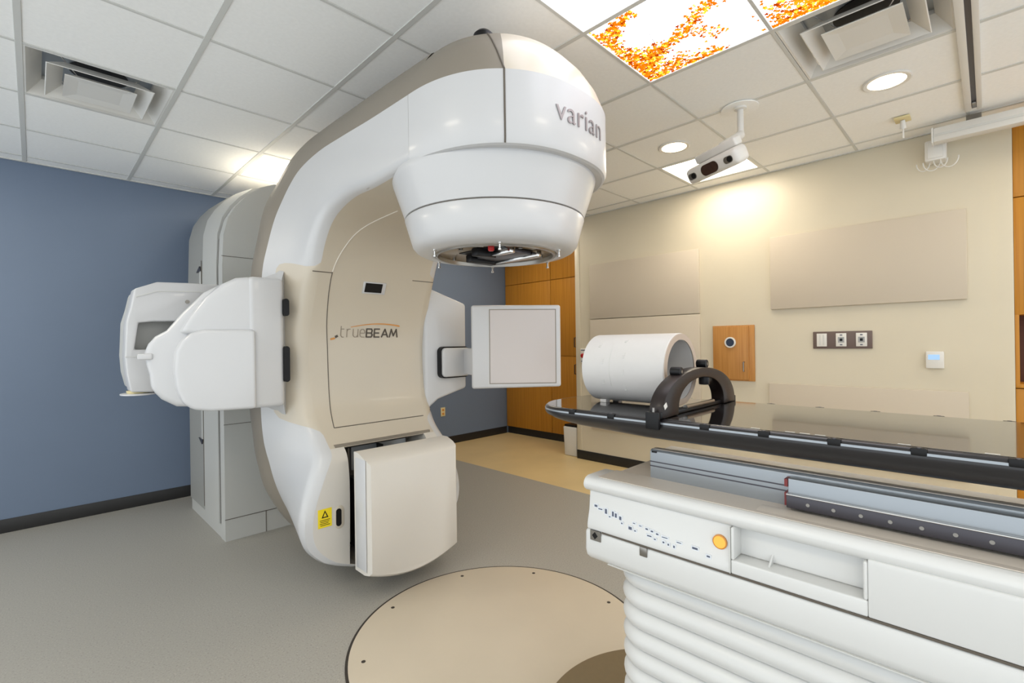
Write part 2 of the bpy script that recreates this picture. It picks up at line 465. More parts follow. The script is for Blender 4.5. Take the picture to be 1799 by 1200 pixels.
# cream plate and sensor on ceiling
t = thing('ceiling_sensor', (3.96, 0.38, H), 'small yellowish ceiling plate with a white sensor hanging down', 'sensor')
build('plate', box(3.91, 4.01, 0.34, 0.42, H - 0.012, H), 'ivory_plastic', t, bevel=0.003)
build('stem', MB().cyl((3.96, 0.38, H - 0.012), (3.98, 0.38, H - 0.06), 0.012, 14, 0.018), 'white_plastic', t)
build('tip', MB().cyl((3.98, 0.38, H - 0.06), (3.99, 0.38, H - 0.12), 0.005, 10), 'white_plastic', t)

# ceiling mounted stereo camera
t = thing('ceiling_camera', (3.05, 1.06, H), 'white ceiling camera unit with two lenses and dark window', 'camera')
build('ceiling_ring', MB().lathe([(0.105, 0.0), (0.105, -0.006), (0.09, -0.008), (0.0005, -0.008)], (3.05, 1.06, H), 40, cap=True), 'tile', t)
build('flange', MB().lathe([(0.035, -0.008), (0.035, -0.018), (0.02, -0.022)], (3.03, 1.05, H), 24), 'white_plastic', t)
build('pole', MB().cyl((3.03, 1.05, H - 0.008), (3.03, 1.05, H - 0.19), 0.018, 20), 'white_plastic', t)
ax = Vector((0.42, 0.907, 0)).normalized(); fr = Vector((-0.80, 0.37, -0.47)); fr = (fr - ax * fr.dot(ax)).normalized(); up = ax.cross(fr)
if up.z < 0: up = -up
cc = Vector((2.93, 1.16, 2.395))
build('yoke', MB().obox(cc + up * 0.075 - fr * 0.02 - ax * 0.03, ax * 0.16, fr * 0.03, up * 0.025), 'white_plastic', t, bevel=0.012, seg=3)
build('yoke_neck', MB().cyl((3.03, 1.05, H - 0.17), cc + up * 0.08 - ax * 0.09, 0.026, 16), 'white_plastic', t)
cb = build('camera_body', MB().obox(cc, ax * 0.205, fr * 0.055, up * 0.05), 'white_plastic', t, bevel=0.03, seg=4)
def oval(c, a, b, hw, hh, n=28):
    p = []
    for k in range(n):
        th = 2 * PI * k / n
        x = hh * math.cos(th) + (hw - hh) * (1 if math.cos(th) > 0 else -1); y = hh * math.sin(th)
        p.append(c + a * x + b * y)
    return p
for s in (-1, 1):
    c0 = cc + ax * 0.145 * s + fr * 0.0555
    o = build('lens_socket', MB().prism(oval(c0 + ax * 0.0, ax, up, 0.032, 0.02), fr * 0.003), 'steel', cb)
    build('lens', MB().prism(oval(c0 - ax * 0.012 + fr * 0.003, ax, up, 0.0165, 0.016), fr * 0.004), 'black', cb)
build('projector_window', MB().prism(oval(cc + fr * 0.0555, ax, up, 0.066, 0.033), fr * 0.004), 'lens_brown', cb)

# ---------------------------------------------------------------- cream wall fittings
def wall_panel(y0, y1, z0, z1, label):
    tag(build('wall_panel', box(XR - 0.026, XR - 0.001, y0, y1, z0, z1), 'panel_cloth', bevel=0.004), label, 'wall panel', 'cloth wall panels')
wall_panel(0.10, 1.30, 1.585, 2.19, 'wide beige cloth wall panel above the brown outlet plate')
wall_panel(0.10, 1.32, 0.365, 0.965, 'wide beige cloth wall panel low behind the treatment couch')
wall_panel(1.91, 3.15, 1.587, 2.19, 'upper beige cloth wall panel beside the wooden access hatch')
wall_panel(1.91, 3.15, 0.365, 1.580, 'lower tall beige cloth wall panel behind the white phantom')

t = thing('wall_hatch', (XR, 1.615, 0.97), 'small oak wall hatch door with round gauge on cream wall', 'hatch')
build('frame', box(XR - 0.016, XR - 0.001, 1.435, 1.792, 0.972, 1.462), 'oak_light', t, bevel=0.003)
d = build('door', box(XR - 0.034, XR - 0.016, 1.478, 1.784, 0.985, 1.452), 'oak_light', t, bevel=0.003)
build('handle', MB().tube([(XR - 0.034, 1.515, 1.14), (XR - 0.056, 1.515, 1.14), (XR - 0.056, 1.515, 1.06), (XR - 0.034, 1.515, 1.06)], 0.005), 'steel', d)
build('gauge_ring', MB().lathe([(0.048, 0), (0.048, -0.01), (0.036, -0.012), (0.036, 0)], (XR - 0.034, 1.63, 1.312), 32, 'x', cap=False), 'white_plastic', d)
build('gauge_glass', MB().lathe([(0.037, -0.002), (0.037, -0.006)], (XR - 0.034, 1.63, 1.312), 32, 'x'), 'gauge_blue', d)

t = thing('outlet_plate', (XR, 0.806, 1.255), 'long brown wall plate carrying three white sockets', 'socket plate')
build('plate', box(XR - 0.012, XR - 0.001, 0.615, 0.997, 1.255, 1.389), 'brown_plate', t, bevel=0.003)
for k, y in enumerate((0.936, 0.808, 0.68)):
    s = build('socket', box(XR - 0.018, XR - 0.012, y - 0.034, y + 0.034, 1.272, 1.374), 'white_plastic', t, bevel=0.002)
    if k == 0:
        for yy in (y - 0.012, y + 0.012):
            build('slot_column', box(XR - 0.0195, XR - 0.018, yy - 0.005, yy + 0.005, 1.282, 1.364), 'tee', s)
    else:
        build('socket_frame', box(XR - 0.0195, XR - 0.018, y - 0.02, y + 0.02, 1.302, 1.344), 'steel', s)
        build('jack', box(XR - 0.021, XR - 0.0195, y - 0.009, y + 0.009, 1.313, 1.333), 'black', s)
        for z in (1.285, 1.36):
            build('label_mark', box(XR - 0.0192, XR - 0.018, y - 0.008, y + 0.008, z - 0.004, z + 0.004), 'icon', s)

t = thing('thermostat', (XR, 0.267, 1.117), 'white thermostat with blue display on cream wall', 'thermostat')
build('body', box(XR - 0.028, XR - 0.001, 0.22, 0.315, 1.117, 1.235), 'white_plastic', t, bevel=0.006)
build('display', box(XR - 0.0295, XR - 0.028, 0.242, 0.302, 1.178, 1.213), 'lcd', t)

t = thing('emergency_stop', (XR, 3.249, 1.13), 'red emergency stop button on white wall plate', 'emergency button')
build('plate', box(XR - 0.02, XR - 0.001, 3.205, 3.293, 1.10, 1.26), 'white_plastic', t, bevel=0.004)
build('button', MB().lathe([(0.026, 0), (0.026, -0.022), (0.018, -0.03), (0.001, -0.031)], (XR - 0.02, 3.249, 1.18), 24, 'x'), 'red', t)
build('label_bar', box(XR - 0.0212, XR - 0.02, 3.215, 3.283, 1.236, 1.246), 'icon', t)
build('label_bar', box(XR - 0.0212, XR - 0.02, 3.215, 3.283, 1.112, 1.122), 'icon', t)

t = thing('wall_outlet', (3.81, YB, 0.5), 'small tan electrical outlet low on blue wall', 'outlet')
def wall_out(x, z):
    build('plate', box(x - 0.035, x + 0.035, YB - 0.008, YB - 0.001, z - 0.058, z + 0.058), 'ivory_plastic', t, bevel=0.002)
    for s in (-1, 1):
        build('socket', box(x - 0.016, x + 0.016, YB - 0.011, YB - 0.008, z + s * 0.025 - 0.014, z + s * 0.025 + 0.014), 'logo_orange', t, bevel=0.002)
wall_out(3.80, 0.44)

# oak cabinets in the recess
def cabinet(y0, y1, handle_y, label):
    t = thing('oak_cabinet', (5.2, (y0 + y1) / 2, 0), label, 'cabinet', 'tall oak cabinets in the recess')
    build('carcass', box(4.99, 5.44, y0 + 0.002, y1 - 0.002, 0.1, H - 0.01), 'oak', t)
    build('toe_kick', box(5.0, 5.40, y0, y1, 0, 0.1), 'black_base', t)
    for z0, z1, hz in ((0.105, 1.145, 0.98), (1.152, 2.178, 1.33), (2.186, H - 0.012, 2.3)):
        d = build('door', box(4.97, 4.99, y0 + 0.004, y1 - 0.004, z0, z1), 'oak', t, bevel=0.002)
        if hz < 2:
            build('handle', MB().tube([(4.97, handle_y, hz - 0.06), (4.945, handle_y, hz - 0.06), (4.945, handle_y, hz + 0.06), (4.97, handle_y, hz + 0.06)], 0.006), 'rail_dark', d)
cabinet(4.215, YB - 0.01, 4.28, 'tall oak cabinet in recess standing against the blue wall')
cabinet(3.40, 4.215, 3.80, 'tall oak cabinet in recess beside the end of cream wall')

t = thing('waste_bin', (4.58, 3.5, 0), 'white waste bin with dark top at end of cream wall', 'bin')
build('body', MB().loft([[(4.44, 3.40, 0), (4.66, 3.40, 0), (4.66, 3.58, 0), (4.44, 3.58, 0)], [(4.43, 3.39, 0.34), (4.67, 3.39, 0.34), (4.67, 3.59, 0.34), (4.43, 3.59, 0.34)]]), 'white_plastic', t, bevel=0.012, seg=3)
build('lid', box(4.44, 4.66, 3.40, 3.58, 0.34, 0.365), 'black', t, bevel=0.008)

# oak shelving right of the wall end
t = thing('oak_shelf_unit', (4.7, -0.5, 0), 'oak shelf unit with open niche past end of cream wall', 'shelf unit')
YS0, YS1 = -1.0, -0.117
build('upper_door', box(4.46, 4.80, YS0, YS1, 1.47, 2.22), 'oak', t, bevel=0.002)
build('top_door', box(4.46, 4.80, YS0, YS1, 2.226, H - 0.01), 'oak', t, bevel=0.002)
build('side_panel', box(4.46, 4.80, YS1 - 0.02, YS1, 1.02, 1.47), 'oak', t)
build('back_panel', box(4.72, 4.74, YS0, YS1 - 0.02, 1.02, 1.47), 'dark_wood', t)
build('shelf', box(4.455, 4.80, YS0, YS1, 1.0, 1.025), 'oak', t, bevel=0.002)
build('lower_door', box(4.46, 4.80, YS0, YS1, 0.1, 0.995), 'oak', t, bevel=0.002)
build('toe_kick', box(4.5, 4.80, YS0, YS1, 0, 0.1), 'black_base', t)

# ---------------------------------------------------------------- turntable
IX, IY = 1.495, 1.592
t = thing('floor_turntable', (IX, IY, 0), 'round beige turntable set in floor below treatment head', 'turntable')
build('gap_ring', MB().lathe([(0.674, 0.0005), (0.674, 0.002), (0.660, 0.002), (0.660, 0.0005)], (IX, IY, 0), 120, cap=False), 'dark_gap', t)
build('disc', MB().lathe([(0.662, 0.0005), (0.662, 0.004), (0.658, 0.005)], (IX, IY, 0), 120), 'turntable', t)
for a in (112, 152, 196, 68, 28, -20):
    x, y = IX + 0.60 * math.cos(math.radians(a)), IY + 0.60 * math.sin(math.radians(a))
    build('screw', MB().lathe([(0.009, 0.005), (0.009, 0.0062)], (x, y, 0), 12), 'dark_gap', t)

# ================================================================= linear accelerator
AX = 1.482
L = thing('linear_accelerator', (AX, 3.6, 0), 'large white medical linear accelerator with rotating gantry and imaging arms', 'linear accelerator')

# --- stand
def stand_outline(y, dz):
    half = [(0.0, 2.535 + dz * 0.3), (0.22, 2.53 + dz * 0.4), (0.32, 2.49 + dz), (0.41, 2.41 + dz), (0.475, 2.33 + dz), (0.525, 2.24 + dz), (0.555, 2.12 + dz), (0.565, 1.9), (0.568, 1.2), (0.568, 0.09)]
    L_ = [(AX - d, y, z) for d, z in reversed(half)]; R_ = [(AX + d, y, z) for d, z in half[1:]]
    return L_ + R_
st = build('stand', MB().loft([stand_outline(4.262, 0.075), stand_outline(4.50, 0.095), stand_outline(4.73, 0.11)]), 'stand_side_shaded', L, smooth=30)
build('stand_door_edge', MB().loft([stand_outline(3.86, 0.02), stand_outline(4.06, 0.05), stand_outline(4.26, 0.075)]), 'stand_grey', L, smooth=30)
build('stand_plinth', box(AX - 0.565, AX + 0.565, 3.80, 4.70, 0, 0.09), 'stand_grey', L)
def shrink(ring, s, y):
    return [(AX + (p[0] - AX) * s, y, 0.02 + (p[2] - 0.02) * (0.5 + 0.5 * s) if p[2] > 1 else p[2]) for p in ring]
fo = stand_outline(3.71, -0.01)
build('stand_front', MB().loft([[(p[0], 3.71, max(p[2], 0.09) if p[2] > 0.1 else 0.0) for p in fo], [(p[0], 3.81, max(p[2], 0.09) if p[2] > 0.1 else 0.0) for p in fo]]), 'stand_grey', L, smooth=30)
build('door_gap', MB().loft([[(AX + (p[0] - AX) * 0.985, y, p[2] - 0.012 if p[2] > 0.2 else 0.05) for p in fo] for y in (3.81, 3.862)]), 'dark_gap', L, smooth=30)
# side door edge moulding and recessed grips
for z0, z1 in ((0.93, 1.95),):
    g = build('grip_recess', box(AX - 0.572, AX - 0.566, 4.28, 4.33, 0.62, 1.93), 'stand_grey', st, bevel=0.003)
for z in (1.92, 0.63):
    build('grip_end', MB().prism([(AX - 0.576, 4.27, z), (AX - 0.576, 4.40, z), (AX - 0.576, 4.30, z + (0.04 if z > 1 else -0.04))], (0.01, 0, 0)), 'rail_dark', st)
build('door_line', box(AX - 0.5705, AX - 0.567, 4.265, 4.272, 0.12, 2.0), 'seam', st)
# toe panels on the front of the stand
build('toe_line', box(AX - 0.57, AX + 0.57, 3.707, 3.711, 0.148, 0.152), 'seam', L)
build('toe_seam', box(AX - 0.31, AX - 0.306, 3.707, 3.711, 0.0, 0.15), 'seam', L)
build('panel_line', box(AX - 0.57, AX - 0.1, 3.707, 3.711, 0.80, 0.803), 'seam', L)
build('panel_line', box(AX - 0.57, AX - 0.1, 3.707, 3.711, 1.96, 1.963), 'seam', L)
# drum between stand and gantry
def selli(a, b, z, y, n=64, e=2.4):
    p = []
    for k in range(n):
        t_ = 2 * PI * k / n; c, s = math.cos(t_), math.sin(t_)
        p.append((AX + a * abs(c) ** (2 / e) * (1 if c >= 0 else -1), y, z + b * abs(s) ** (2 / e) * (1 if s >= 0 else -1)))
    return p
build('bearing_drum', MB().loft([selli(0.40, 0.98, 1.30, 3.10), selli(0.40, 0.98, 1.30, 3.72)]), 'stand_grey', L)

# --- gantry shell: stations run from the head back along the arm and down to the floor
#      C2 outer rear edge, C crease, E front corner   (half-width, y, z)
ST = [
 ((.332, 1.588, 2.512), (.445, 1.588, 2.305), (.445, 1.588, 2.044)),
 ((.330, 1.900, 2.525), (.435, 1.900, 2.320), (.435, 1.930, 2.040)),
 ((.330, 2.200, 2.532), (.425, 2.180, 2.340), (.425, 2.160, 2.055)),
 ((.330, 2.600, 2.540), (.405, 2.500, 2.365), (.425, 2.350, 2.030)),
 ((.335, 2.860, 2.532), (.400, 2.760, 2.345), (.425, 2.450, 1.985)),
 ((.355, 3.060, 2.470), (.412, 2.880, 2.285), (.425, 2.510, 1.930)),
 ((.405, 3.130, 2.340), (.440, 2.940, 2.190), (.425, 2.560, 1.860)),
 ((.470, 3.150, 2.190), (.475, 2.965, 2.080), (.425, 2.605, 1.770)),
 ((.515, 3.150, 1.980), (.508, 2.985, 1.930), (.427, 2.645, 1.680)),
 ((.550, 3.150, 1.785), (.535, 3.000, 1.770), (.430, 2.690, 1.570)),
 ((.570, 3.150, 1.500), (.550, 3.000, 1.500), (.437, 2.735, 1.400)),
 ((.575, 3.150, 1.200), (.556, 3.000, 1.200), (.440, 2.745, 1.200)),
 ((.568, 3.150, 0.950), (.552, 3.000, 0.940), (.430, 2.720, 1.000)),
 ((.556, 3.150, 0.830), (.542, 3.000, 0.800), (.418, 2.660, 0.880)),
 ((.548, 3.150, 0.740), (.528, 3.000, 0.720), (.410, 2.590, 0.800)),
 ((.540, 3.150, 0.680), (.512, 3.000, 0.655), (.415, 2.520, 0.735)),
 ((.522, 3.150, 0.590), (.490, 3.000, 0.560), (.462, 2.495, 0.640)),
 ((.498, 3.150, 0.490), (.460, 3.000, 0.465), (.508, 2.490, 0.520)),
 ((.455, 3.150, 0.390), (.418, 3.000, 0.365), (.532, 2.492, 0.410)),
 ((.400, 3.150, 0.290), (.365, 3.000, 0.270), (.527, 2.495, 0.320)),
 ((.335, 3.150, 0.200), (.305, 3.000, 0.190), (.492, 2.498, 0.245)),
 ((.260, 3.150, 0.140), (.240, 3.000, 0.130), (.405, 2.500, 0.165)),
 ((.160, 3.150, 0.100), (.150, 3.000, 0.095), (.275, 2.500, 0.110)),
]
def bez(a, b, c, t): return a * (1 - t) ** 2 + b * 2 * t * (1 - t) + c * t * t
def cat(pts, sub=4):
    out = []
    n = len(pts)
    for k in range(n - 1):
        p0, p1, p2, p3 = pts[max(k - 1, 0)], pts[k], pts[k + 1], pts[min(k + 2, n - 1)]
        for s in range(sub):
            t_ = s / sub
            out.append(0.5 * ((2 * p1) + (p2 - p0) * t_ + (2 * p0 - 5 * p1 + 4 * p2 - p3) * t_ ** 2 + (3 * p1 - p0 - 3 * p2 + p3) * t_ ** 3))
    out.append(pts[-1]); return out
c2s = cat([Vector(s[0]) for s in ST]); cs = cat([Vector(s[1]) for s in ST]); es = cat([Vector(s[2]) for s in ST])
NS = len(c2s)
REC = 0.265            # half-width of the imager recess
side_r, rear_r, front_r = [], [], []
fillet = 0.065
for k in range(NS):
    C2, C, Ev = c2s[k], cs[k], es[k]
    # crown point of the rear / top skin on the centre line
    if C2.y < 2.7: crown = Vector((0, C2.y, C2.z + 0.035))
    else:
        f_ = min(1, (C2.y - 2.7) / 0.4); crown = Vector((0, C2.y + 0.06 * f_, C2.z + 0.035 * (1 - f_)))
    ring = []
    for s in range(7):                     # crown -> C2
        a = PI / 2 * s / 6
        ring.append(Vector((C2.x * math.sin(a), crown.y + (C2.y - crown.y) * (1 - math.cos(a)), crown.z + (C2.z - crown.z) * (1 - math.cos(a)))))
    for s in range(1, 4):                  # C2 -> C, slightly bowed
        t_ = s / 3; p = C2.lerp(C, t_); p.x += 0.012 * math.sin(PI * t_) ; ring.append(p)
    rear_r.append(ring)
    d1 = (C - Ev).normalized(); inner = Vector((-1, 0, 0))
    fk = min(1.0, k / 12); fil = 0.028 + (fillet - 0.028) * fk
    A = Ev + d1 * fil; B = Ev + inner * fil
    side = [C.lerp(A, s / 6) for s in range(7)]
    for s in range(len(side)):             # slightly bowed flank
        side[s] = side[s] + Vector((0.006 * fk * math.sin(PI * s / 6), 0, 0))
    side += [bez(A, Ev, B, s / 6) for s in range(1, 7)]
    side_r.append(side)
    fr_ = [B.lerp(Vector((0, Ev.y, Ev.z)), s / 8) for s in range(9)]
    front_r.append(fr_)
def both(r): return [Vector((AX + p.x, p.y, p.z)) for p in r], [Vector((AX - p.x, p.y, p.z)) for p in r]
def shell(name, rings, m, ks, parent, sm=40):
    rr = [rings[k] for k in ks]
    mb = MB().loft([both(r)[1] for r in rr], False, False, False)
    mb2 = MB().loft([both(r)[0] for r in rr], False, False, False)
    mb.add(mb2.v, [f[::-1] for f in mb2.f])
    return build(name, mb, m, parent, smooth=sm)
def resample(r, a, b, n):
    """n + 1 points between the length fractions a and b of a polyline"""
    ln = [0.0]
    for p, q in zip(r, r[1:]): ln.append(ln[-1] + (q - p).length)
    out = []
    for m in range(n + 1):
        d_ = ln[-1] * (a + (b - a) * m / n)
        q = next((k for k in range(len(r) - 1) if ln[k + 1] >= d_ - 1e-9), len(r) - 2)
        out.append(r[q].lerp(r[q + 1], (d_ - ln[q]) / max(ln[q + 1] - ln[q], 1e-9)))
    return out
def smooth01(t_): t_ = max(0.0, min(1.0, t_)); return t_ * t_ * (3 - 2 * t_)
split = []
for k in range(NS):
    z_, y_ = es[k].z, es[k].y
    w_ = smooth01((1.80 - z_) / 0.17) * smooth01((z_ - 0.84) / 0.16) if y_ > 2.45 else 0.0
    split.append(1 - 0.70 * w_)
wk = [k for k in range(NS) if split[k] < 1]
wk = range(max(wk[0] - 1, 0), min(wk[-1] + 2, NS))
for s in (-1, 1):
    put = lambda r: [Vector((AX + s * p.x, p.y, p.z)) for p in r]
    build('gantry_side_cover', MB().loft([put(resample(side_r[k], 0, split[k], 14)) for k in range(NS)], False, False, False), 'pearl', L, smooth=50)
    build('waist_cover', MB().loft([put(resample(side_r[k], min(split[k], 0.9999), 1, 10)) for k in wk], False, False, False), 'champagne', L, smooth=50)
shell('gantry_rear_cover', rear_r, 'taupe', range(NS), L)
# front skin: down to the recess, then two wings beside it
kz = next(k for k in range(NS) if es[k].z < 0.78)
shell('gantry_front_cover', front_r, 'champagne', range(kz + 1), L)
wing = []
for k in range(kz, NS):
    B = front_r[k][0]; q = Vector((min(REC, B.x - 0.002), es[k].y, es[k].z))
    wing.append([B.lerp(q, s / 5) for s in range(6)] + [Vector((q.x, q.y + 0.015, q.z)), Vector((q.x, 2.80, q.z))])
for s in (-1, 1):
    build('gantry_wing', MB().loft([[Vector((AX + s * p.x, p.y, p.z)) for p in r] for r in wing], False, False, False), 'warm_pearl', L, smooth=40)
# recess lining and floor of the gantry
zr = es[kz].z
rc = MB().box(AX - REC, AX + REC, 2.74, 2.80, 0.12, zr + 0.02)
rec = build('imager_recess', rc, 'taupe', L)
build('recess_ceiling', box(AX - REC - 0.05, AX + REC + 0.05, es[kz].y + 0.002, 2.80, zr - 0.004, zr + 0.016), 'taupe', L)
build('recess_rail', box(AX - 0.21, AX - 0.20, 2.62, 2.74, 0.2, 0.74), 'steel', rec)
build('recess_bracket', box(AX - 0.17, AX + 0.2, 2.66, 2.74, 0.60, 0.735), 'rail_blue', rec)
build('recess_post', box(AX - 0.006, AX + 0.006, 2.60, 2.70, 0.45, 0.735), 'black', rec)
bot = [Vector((AX + s * p.x, p.y, p.z)) for s in (1,) for p in (c2s[-1], cs[-1], es[-1])]
bb = MB()
last = side_r[-1]
lp = [Vector((AX - p.x, p.y, p.z)) for p in [rear_r[-1][6]] + rear_r[-1][7:] + last[1:]]
rp = [Vector((AX + p.x, p.y, p.z)) for p in [rear_r[-1][6]] + rear_r[-1][7:] + last[1:]]
bb.loft([lp, rp], False, False, False)
build('gantry_underside', bb, 'champagne', L)

# seams drawn as thin grooves on the front skin, the upper arc as its highlight
def front_y(x, z):
    """y of the front skin for a given height"""
    for k in range(NS - 1):
        a, b = es[k], es[k + 1]
        if (a.z - z) * (b.z - z) <= 0 and a.z != b.z and a.y > 2.2:
            t_ = (a.z - z) / (a.z - b.z); return a.y + (b.y - a.y) * t_
    return 2.5
def seam_line(name, pts, r, m='seam'):
    build(name, MB().tube(pts, r, 6), m, L)
key_pts = [Vector(p) for p in ((.10, 2.05, 0), (.185, 1.985, 0), (.24, 1.90, 0), (.288, 1.75, 0), (.282, 1.52, 0), (.266, 1.30, 0), (.266, 1.05, 0), (.276, 0.865, 0))]
arc = [(p.x, p.y) for p in cat(key_pts, 6)]
seam_line('panel_seam', [(AX - d, front_y(0, z) - 0.0005, z) for d, z in arc if z >= 1.745], 0.0030, 'seam_highlight')
seam_line('panel_seam', [(AX - d, front_y(0, z) - 0.0005, z) for d, z in arc if z <= 1.76], 0.0024)
z = 1.745
seam_line('cover_joint', [(AX - 0.288, front_y(0, z) - .0005, z), (AX - 0.40, front_y(0, z) - .0005, z)], 0.0024)
seam_line('cover_joint', [(AX + 0.24, front_y(0, z) - .0005, z), (AX + 0.40, front_y(0, z) - .0005, z)], 0.0022)
z = 0.865
seam_line('panel_seam', [(AX - 0.276, front_y(0, z) - .0005, z), (AX + 0.33, front_y(0, z) - .0005, z)], 0.0028)

# dark sensor window
zw = 1.68; yw = front_y(0, zw)
w_ = build('window_frame', MB().obox((AX - 0.015, yw - 0.002, zw), (0.075, 0, 0), (0, 0.004, 0.002), (0, -0.015, 0.034)), 'pearl', L, bevel=0.003)
build('window_glass', MB().obox((AX - 0.022, yw - 0.0065, zw), (0.056, 0, 0), (0, 0.002, 0.001), (0, -0.012, 0.026)), 'black', w_)

# product lettering on the front panel
def place_text(name, body, size, org, ux, uz, m, parent, off=0.0, space=1.0):
    v, f = text_mesh(body, size, off, 0.0006, space)
    ux, uz = Vector(ux), Vector(uz); nn = ux.cross(uz)
    mb = MB().add([Vector(org) + ux * p.x + uz * p.y + nn * p.z for p in v], f)
    w = max(p.x for p in v)
    return build(name, mb, m, parent, smooth=0), w
zl = 1.385; yl = front_y(0, zl) - 0.002
slope = Vector((0, front_y(0, 1.43) - front_y(0, 1.38), 0.05)).normalized()
def strokes(name, segs, x0, w, h, th, m):
    """letters drawn as flat bars; segs in letter units (0..1 wide, 0..1 high)"""
    mb = MB()
    for (ax_, az_), (bx_, bz_) in segs:
        a = Vector((x0 + ax_ * w, yl, zl)) + slope * (az_ * h); b = Vector((x0 + bx_ * w, yl, zl)) + slope * (bz_ * h)
        d_ = b - a; ln = d_.length; d_.normalize(); n_ = Vector((0, -1, 0)); s_ = d_.cross(n_).normalized()
        mb.obox((a + b) / 2, d_ * (ln / 2 + th * 0.35), s_ * (th / 2), n_ * 0.0006)
    build(name, mb, m, L, smooth=0)
GL = {'t': [((.2, 1.35), (.2, .2)), ((.2, .2), (.45, 0)), ((.45, 0), (.8, 0)), ((.2, 1), (.8, 1))],
      'r': [((.1, 0), (.1, 1)), ((.1, .75), (.4, 1)), ((.4, 1), (.75, 1))],
      'u': [((.05, 1), (.05, .25)), ((.05, .25), (.3, 0)), ((.3, 0), (.7, 0)), ((.7, 0), (.95, .25)), ((.95, 1), (.95, 0))],
      'e': [((.05, .5), (.95, .5)), ((.95, .5), (.95, .75)), ((.95, .75), (.7, 1)), ((.7, 1), (.3, 1)), ((.3, 1), (.05, .75)), ((.05, .75), (.05, .25)), ((.05, .25), (.3, 0)), ((.3, 0), (.9, 0))],
      'B': [((0, 0), (0, 1)), ((0, 1), (.8, 1)), ((0, .5), (.85, .5)), ((0, 0), (.8, 0)), ((.8, 1), (.92, .8)), ((.92, .8), (.82, .5)), ((.82, .5), (.97, .25)), ((.97, .25), (.8, 0))],
      'E': [((0, 0), (0, 1)), ((0, 1), (.9, 1)), ((0, .5), (.8, .5)), ((0, 0), (.9, 0))],
      'A': [((0, 0), (.5, 1)), ((.5, 1), (1, 0)), ((.28, .3), (.75, .3))],
      'M': [((0, 0), (.18, 1)), ((.18, 1), (.5, .15)), ((.5, .15), (.82, 1)), ((.82, 1), (1, 0))]}
xl = AX - 0.195
for ch, w in (('t', .030), ('r', .030), ('u', .034), ('e', .034)):
    strokes('logo_letter', GL[ch], xl, w, 0.048, 0.0042, 'logo_grey'); xl += w + 0.011
for ch, w in (('B', .040), ('E', .038), ('A', .044), ('M', .056)):
    strokes('logo_letter', GL[ch], xl, w, 0.050, 0.0085, 'logo_dark'); xl += w + 0.013
sw = []
for k in range(24):
    u = k / 23
    zz = zl + 0.052 + 0.030 * math.sin(PI * (0.08 + 0.72 * u))
    sw.append((AX - 0.13 + 0.335 * u, front_y(0, zz) - 0.004, zz))
mbs = MB(); r0 = []
for k, p in enumerate(sw):
    hw = 0.0018 + 0.0028 * (k / 23); r0.append([(p[0], p[1], p[2] - hw), (p[0], p[1], p[2] + hw)])
mbs.loft(r0, False, False, False)
build('logo_swoosh', mbs, 'logo_orange', L, smooth=0)
build('logo_tick', MB().obox((AX - 0.215, yl, zl + 0.004), (0.008, 0, 0.004), (0, 0.001, 0), (-0.003, 0, 0.006)), 'logo_dark', L)
build('logo_tick', MB().obox((AX - 0.238, yl, zl - 0.010), (0.013, 0, 0.003), (0, 0.001, 0), (-0.002, 0, 0.005)), 'logo_orange', L)

# warning stickers and openings on the wings
def sticker(x, y, z, w, h, tiltx=0.0):
    s = build('warning_sticker', box(x - w / 2, x + w / 2, y - 0.0015, y, z - h / 2, z + h / 2), 'yellow', L)
    build('triangle', MB().prism([(x, y - 0.0022, z + h * 0.42), (x - w * 0.25, y - 0.0022, z + h * 0.02), (x + w * 0.25, y - 0.0022, z + h * 0.02)], (0, 0.0006, 0)), 'black', s)
    build('triangle_centre', MB().prism([(x, y - 0.0028, z + h * 0.30), (x - w * 0.13, y - 0.0028, z + h * 0.08), (x + w * 0.13, y - 0.0028, z + h * 0.08)], (0, 0.0006, 0)), 'yellow', s)
    for q in range(4):
        build('print_line', box(x - w * (0.38 - 0.04 * (q % 2)), x + w * (0.36 - 0.06 * (q % 3)), y - 0.0022, y - 0.0015, z - h * (0.10 + 0.09 * q) - 0.0015, z - h * (0.10 + 0.09 * q) + 0.0015), 'black', s)
sticker(AX - 0.405, 2.491, 0.425, 0.074, 0.098)
sticker(AX + 0.40, 2.488, 0.45, 0.074, 0.098)
for s in (-1,):
    x = AX + s * 0.325
    gr = build('grip_surround', MB().prism([p for p in oval(Vector((x, 2.494, 0.41)), Vector((0, 0, 1)), Vector((1, 0, 0)), 0.062, 0.026)], (0, -0.006, 0)), 'champagne', L, bevel=0.003)
    build('grip_slot', MB().prism([p for p in oval(Vector((x - 0.006, 2.4875, 0.41)), Vector((0, 0, 1)), Vector((1, 0, 0)), 0.047, 0.015)], (0, -0.002, 0)), 'black', gr)

# --- treatment head
HA, HB, HN = 0.458, 0.486, 2.3
def head_pt(ph, s, z):
    c, q = math.cos(ph), math.sin(ph)
    return Vector((IX + s * HA * abs(c) ** (2 / HN) * (1 if c >= 0 else -1), IY - 0.005 - s * HB * abs(q) ** (2 / HN), z))
HP = [(0.962, 2.042), (0.985, 2.046), (1.0, 2.062), (1.0, 2.17), (1.0, 2.305), (0.935, 2.385), (0.845, 2.455), (0.74, 2.512), (0.58, 2.540), (0.40, 2.552), (0.20, 2.557), (0.0, 2.558)]
SEAM_PH = PI - math.radians(50)
def head_part(name, p0, p1, m, n=36):
    rings = [[head_pt(p0 + (p1 - p0) * k / n, s, z) for k in range(n + 1)] for s, z in (HP[:5] if 'dome' not in name else HP[4:])]
    return build(name, MB().loft(rings, False, False, False), m, L, smooth=40)
head_part('head_cover', 0, SEAM_PH, 'pearl')
head_part('head_side_cover', SEAM_PH, PI, 'pearl')
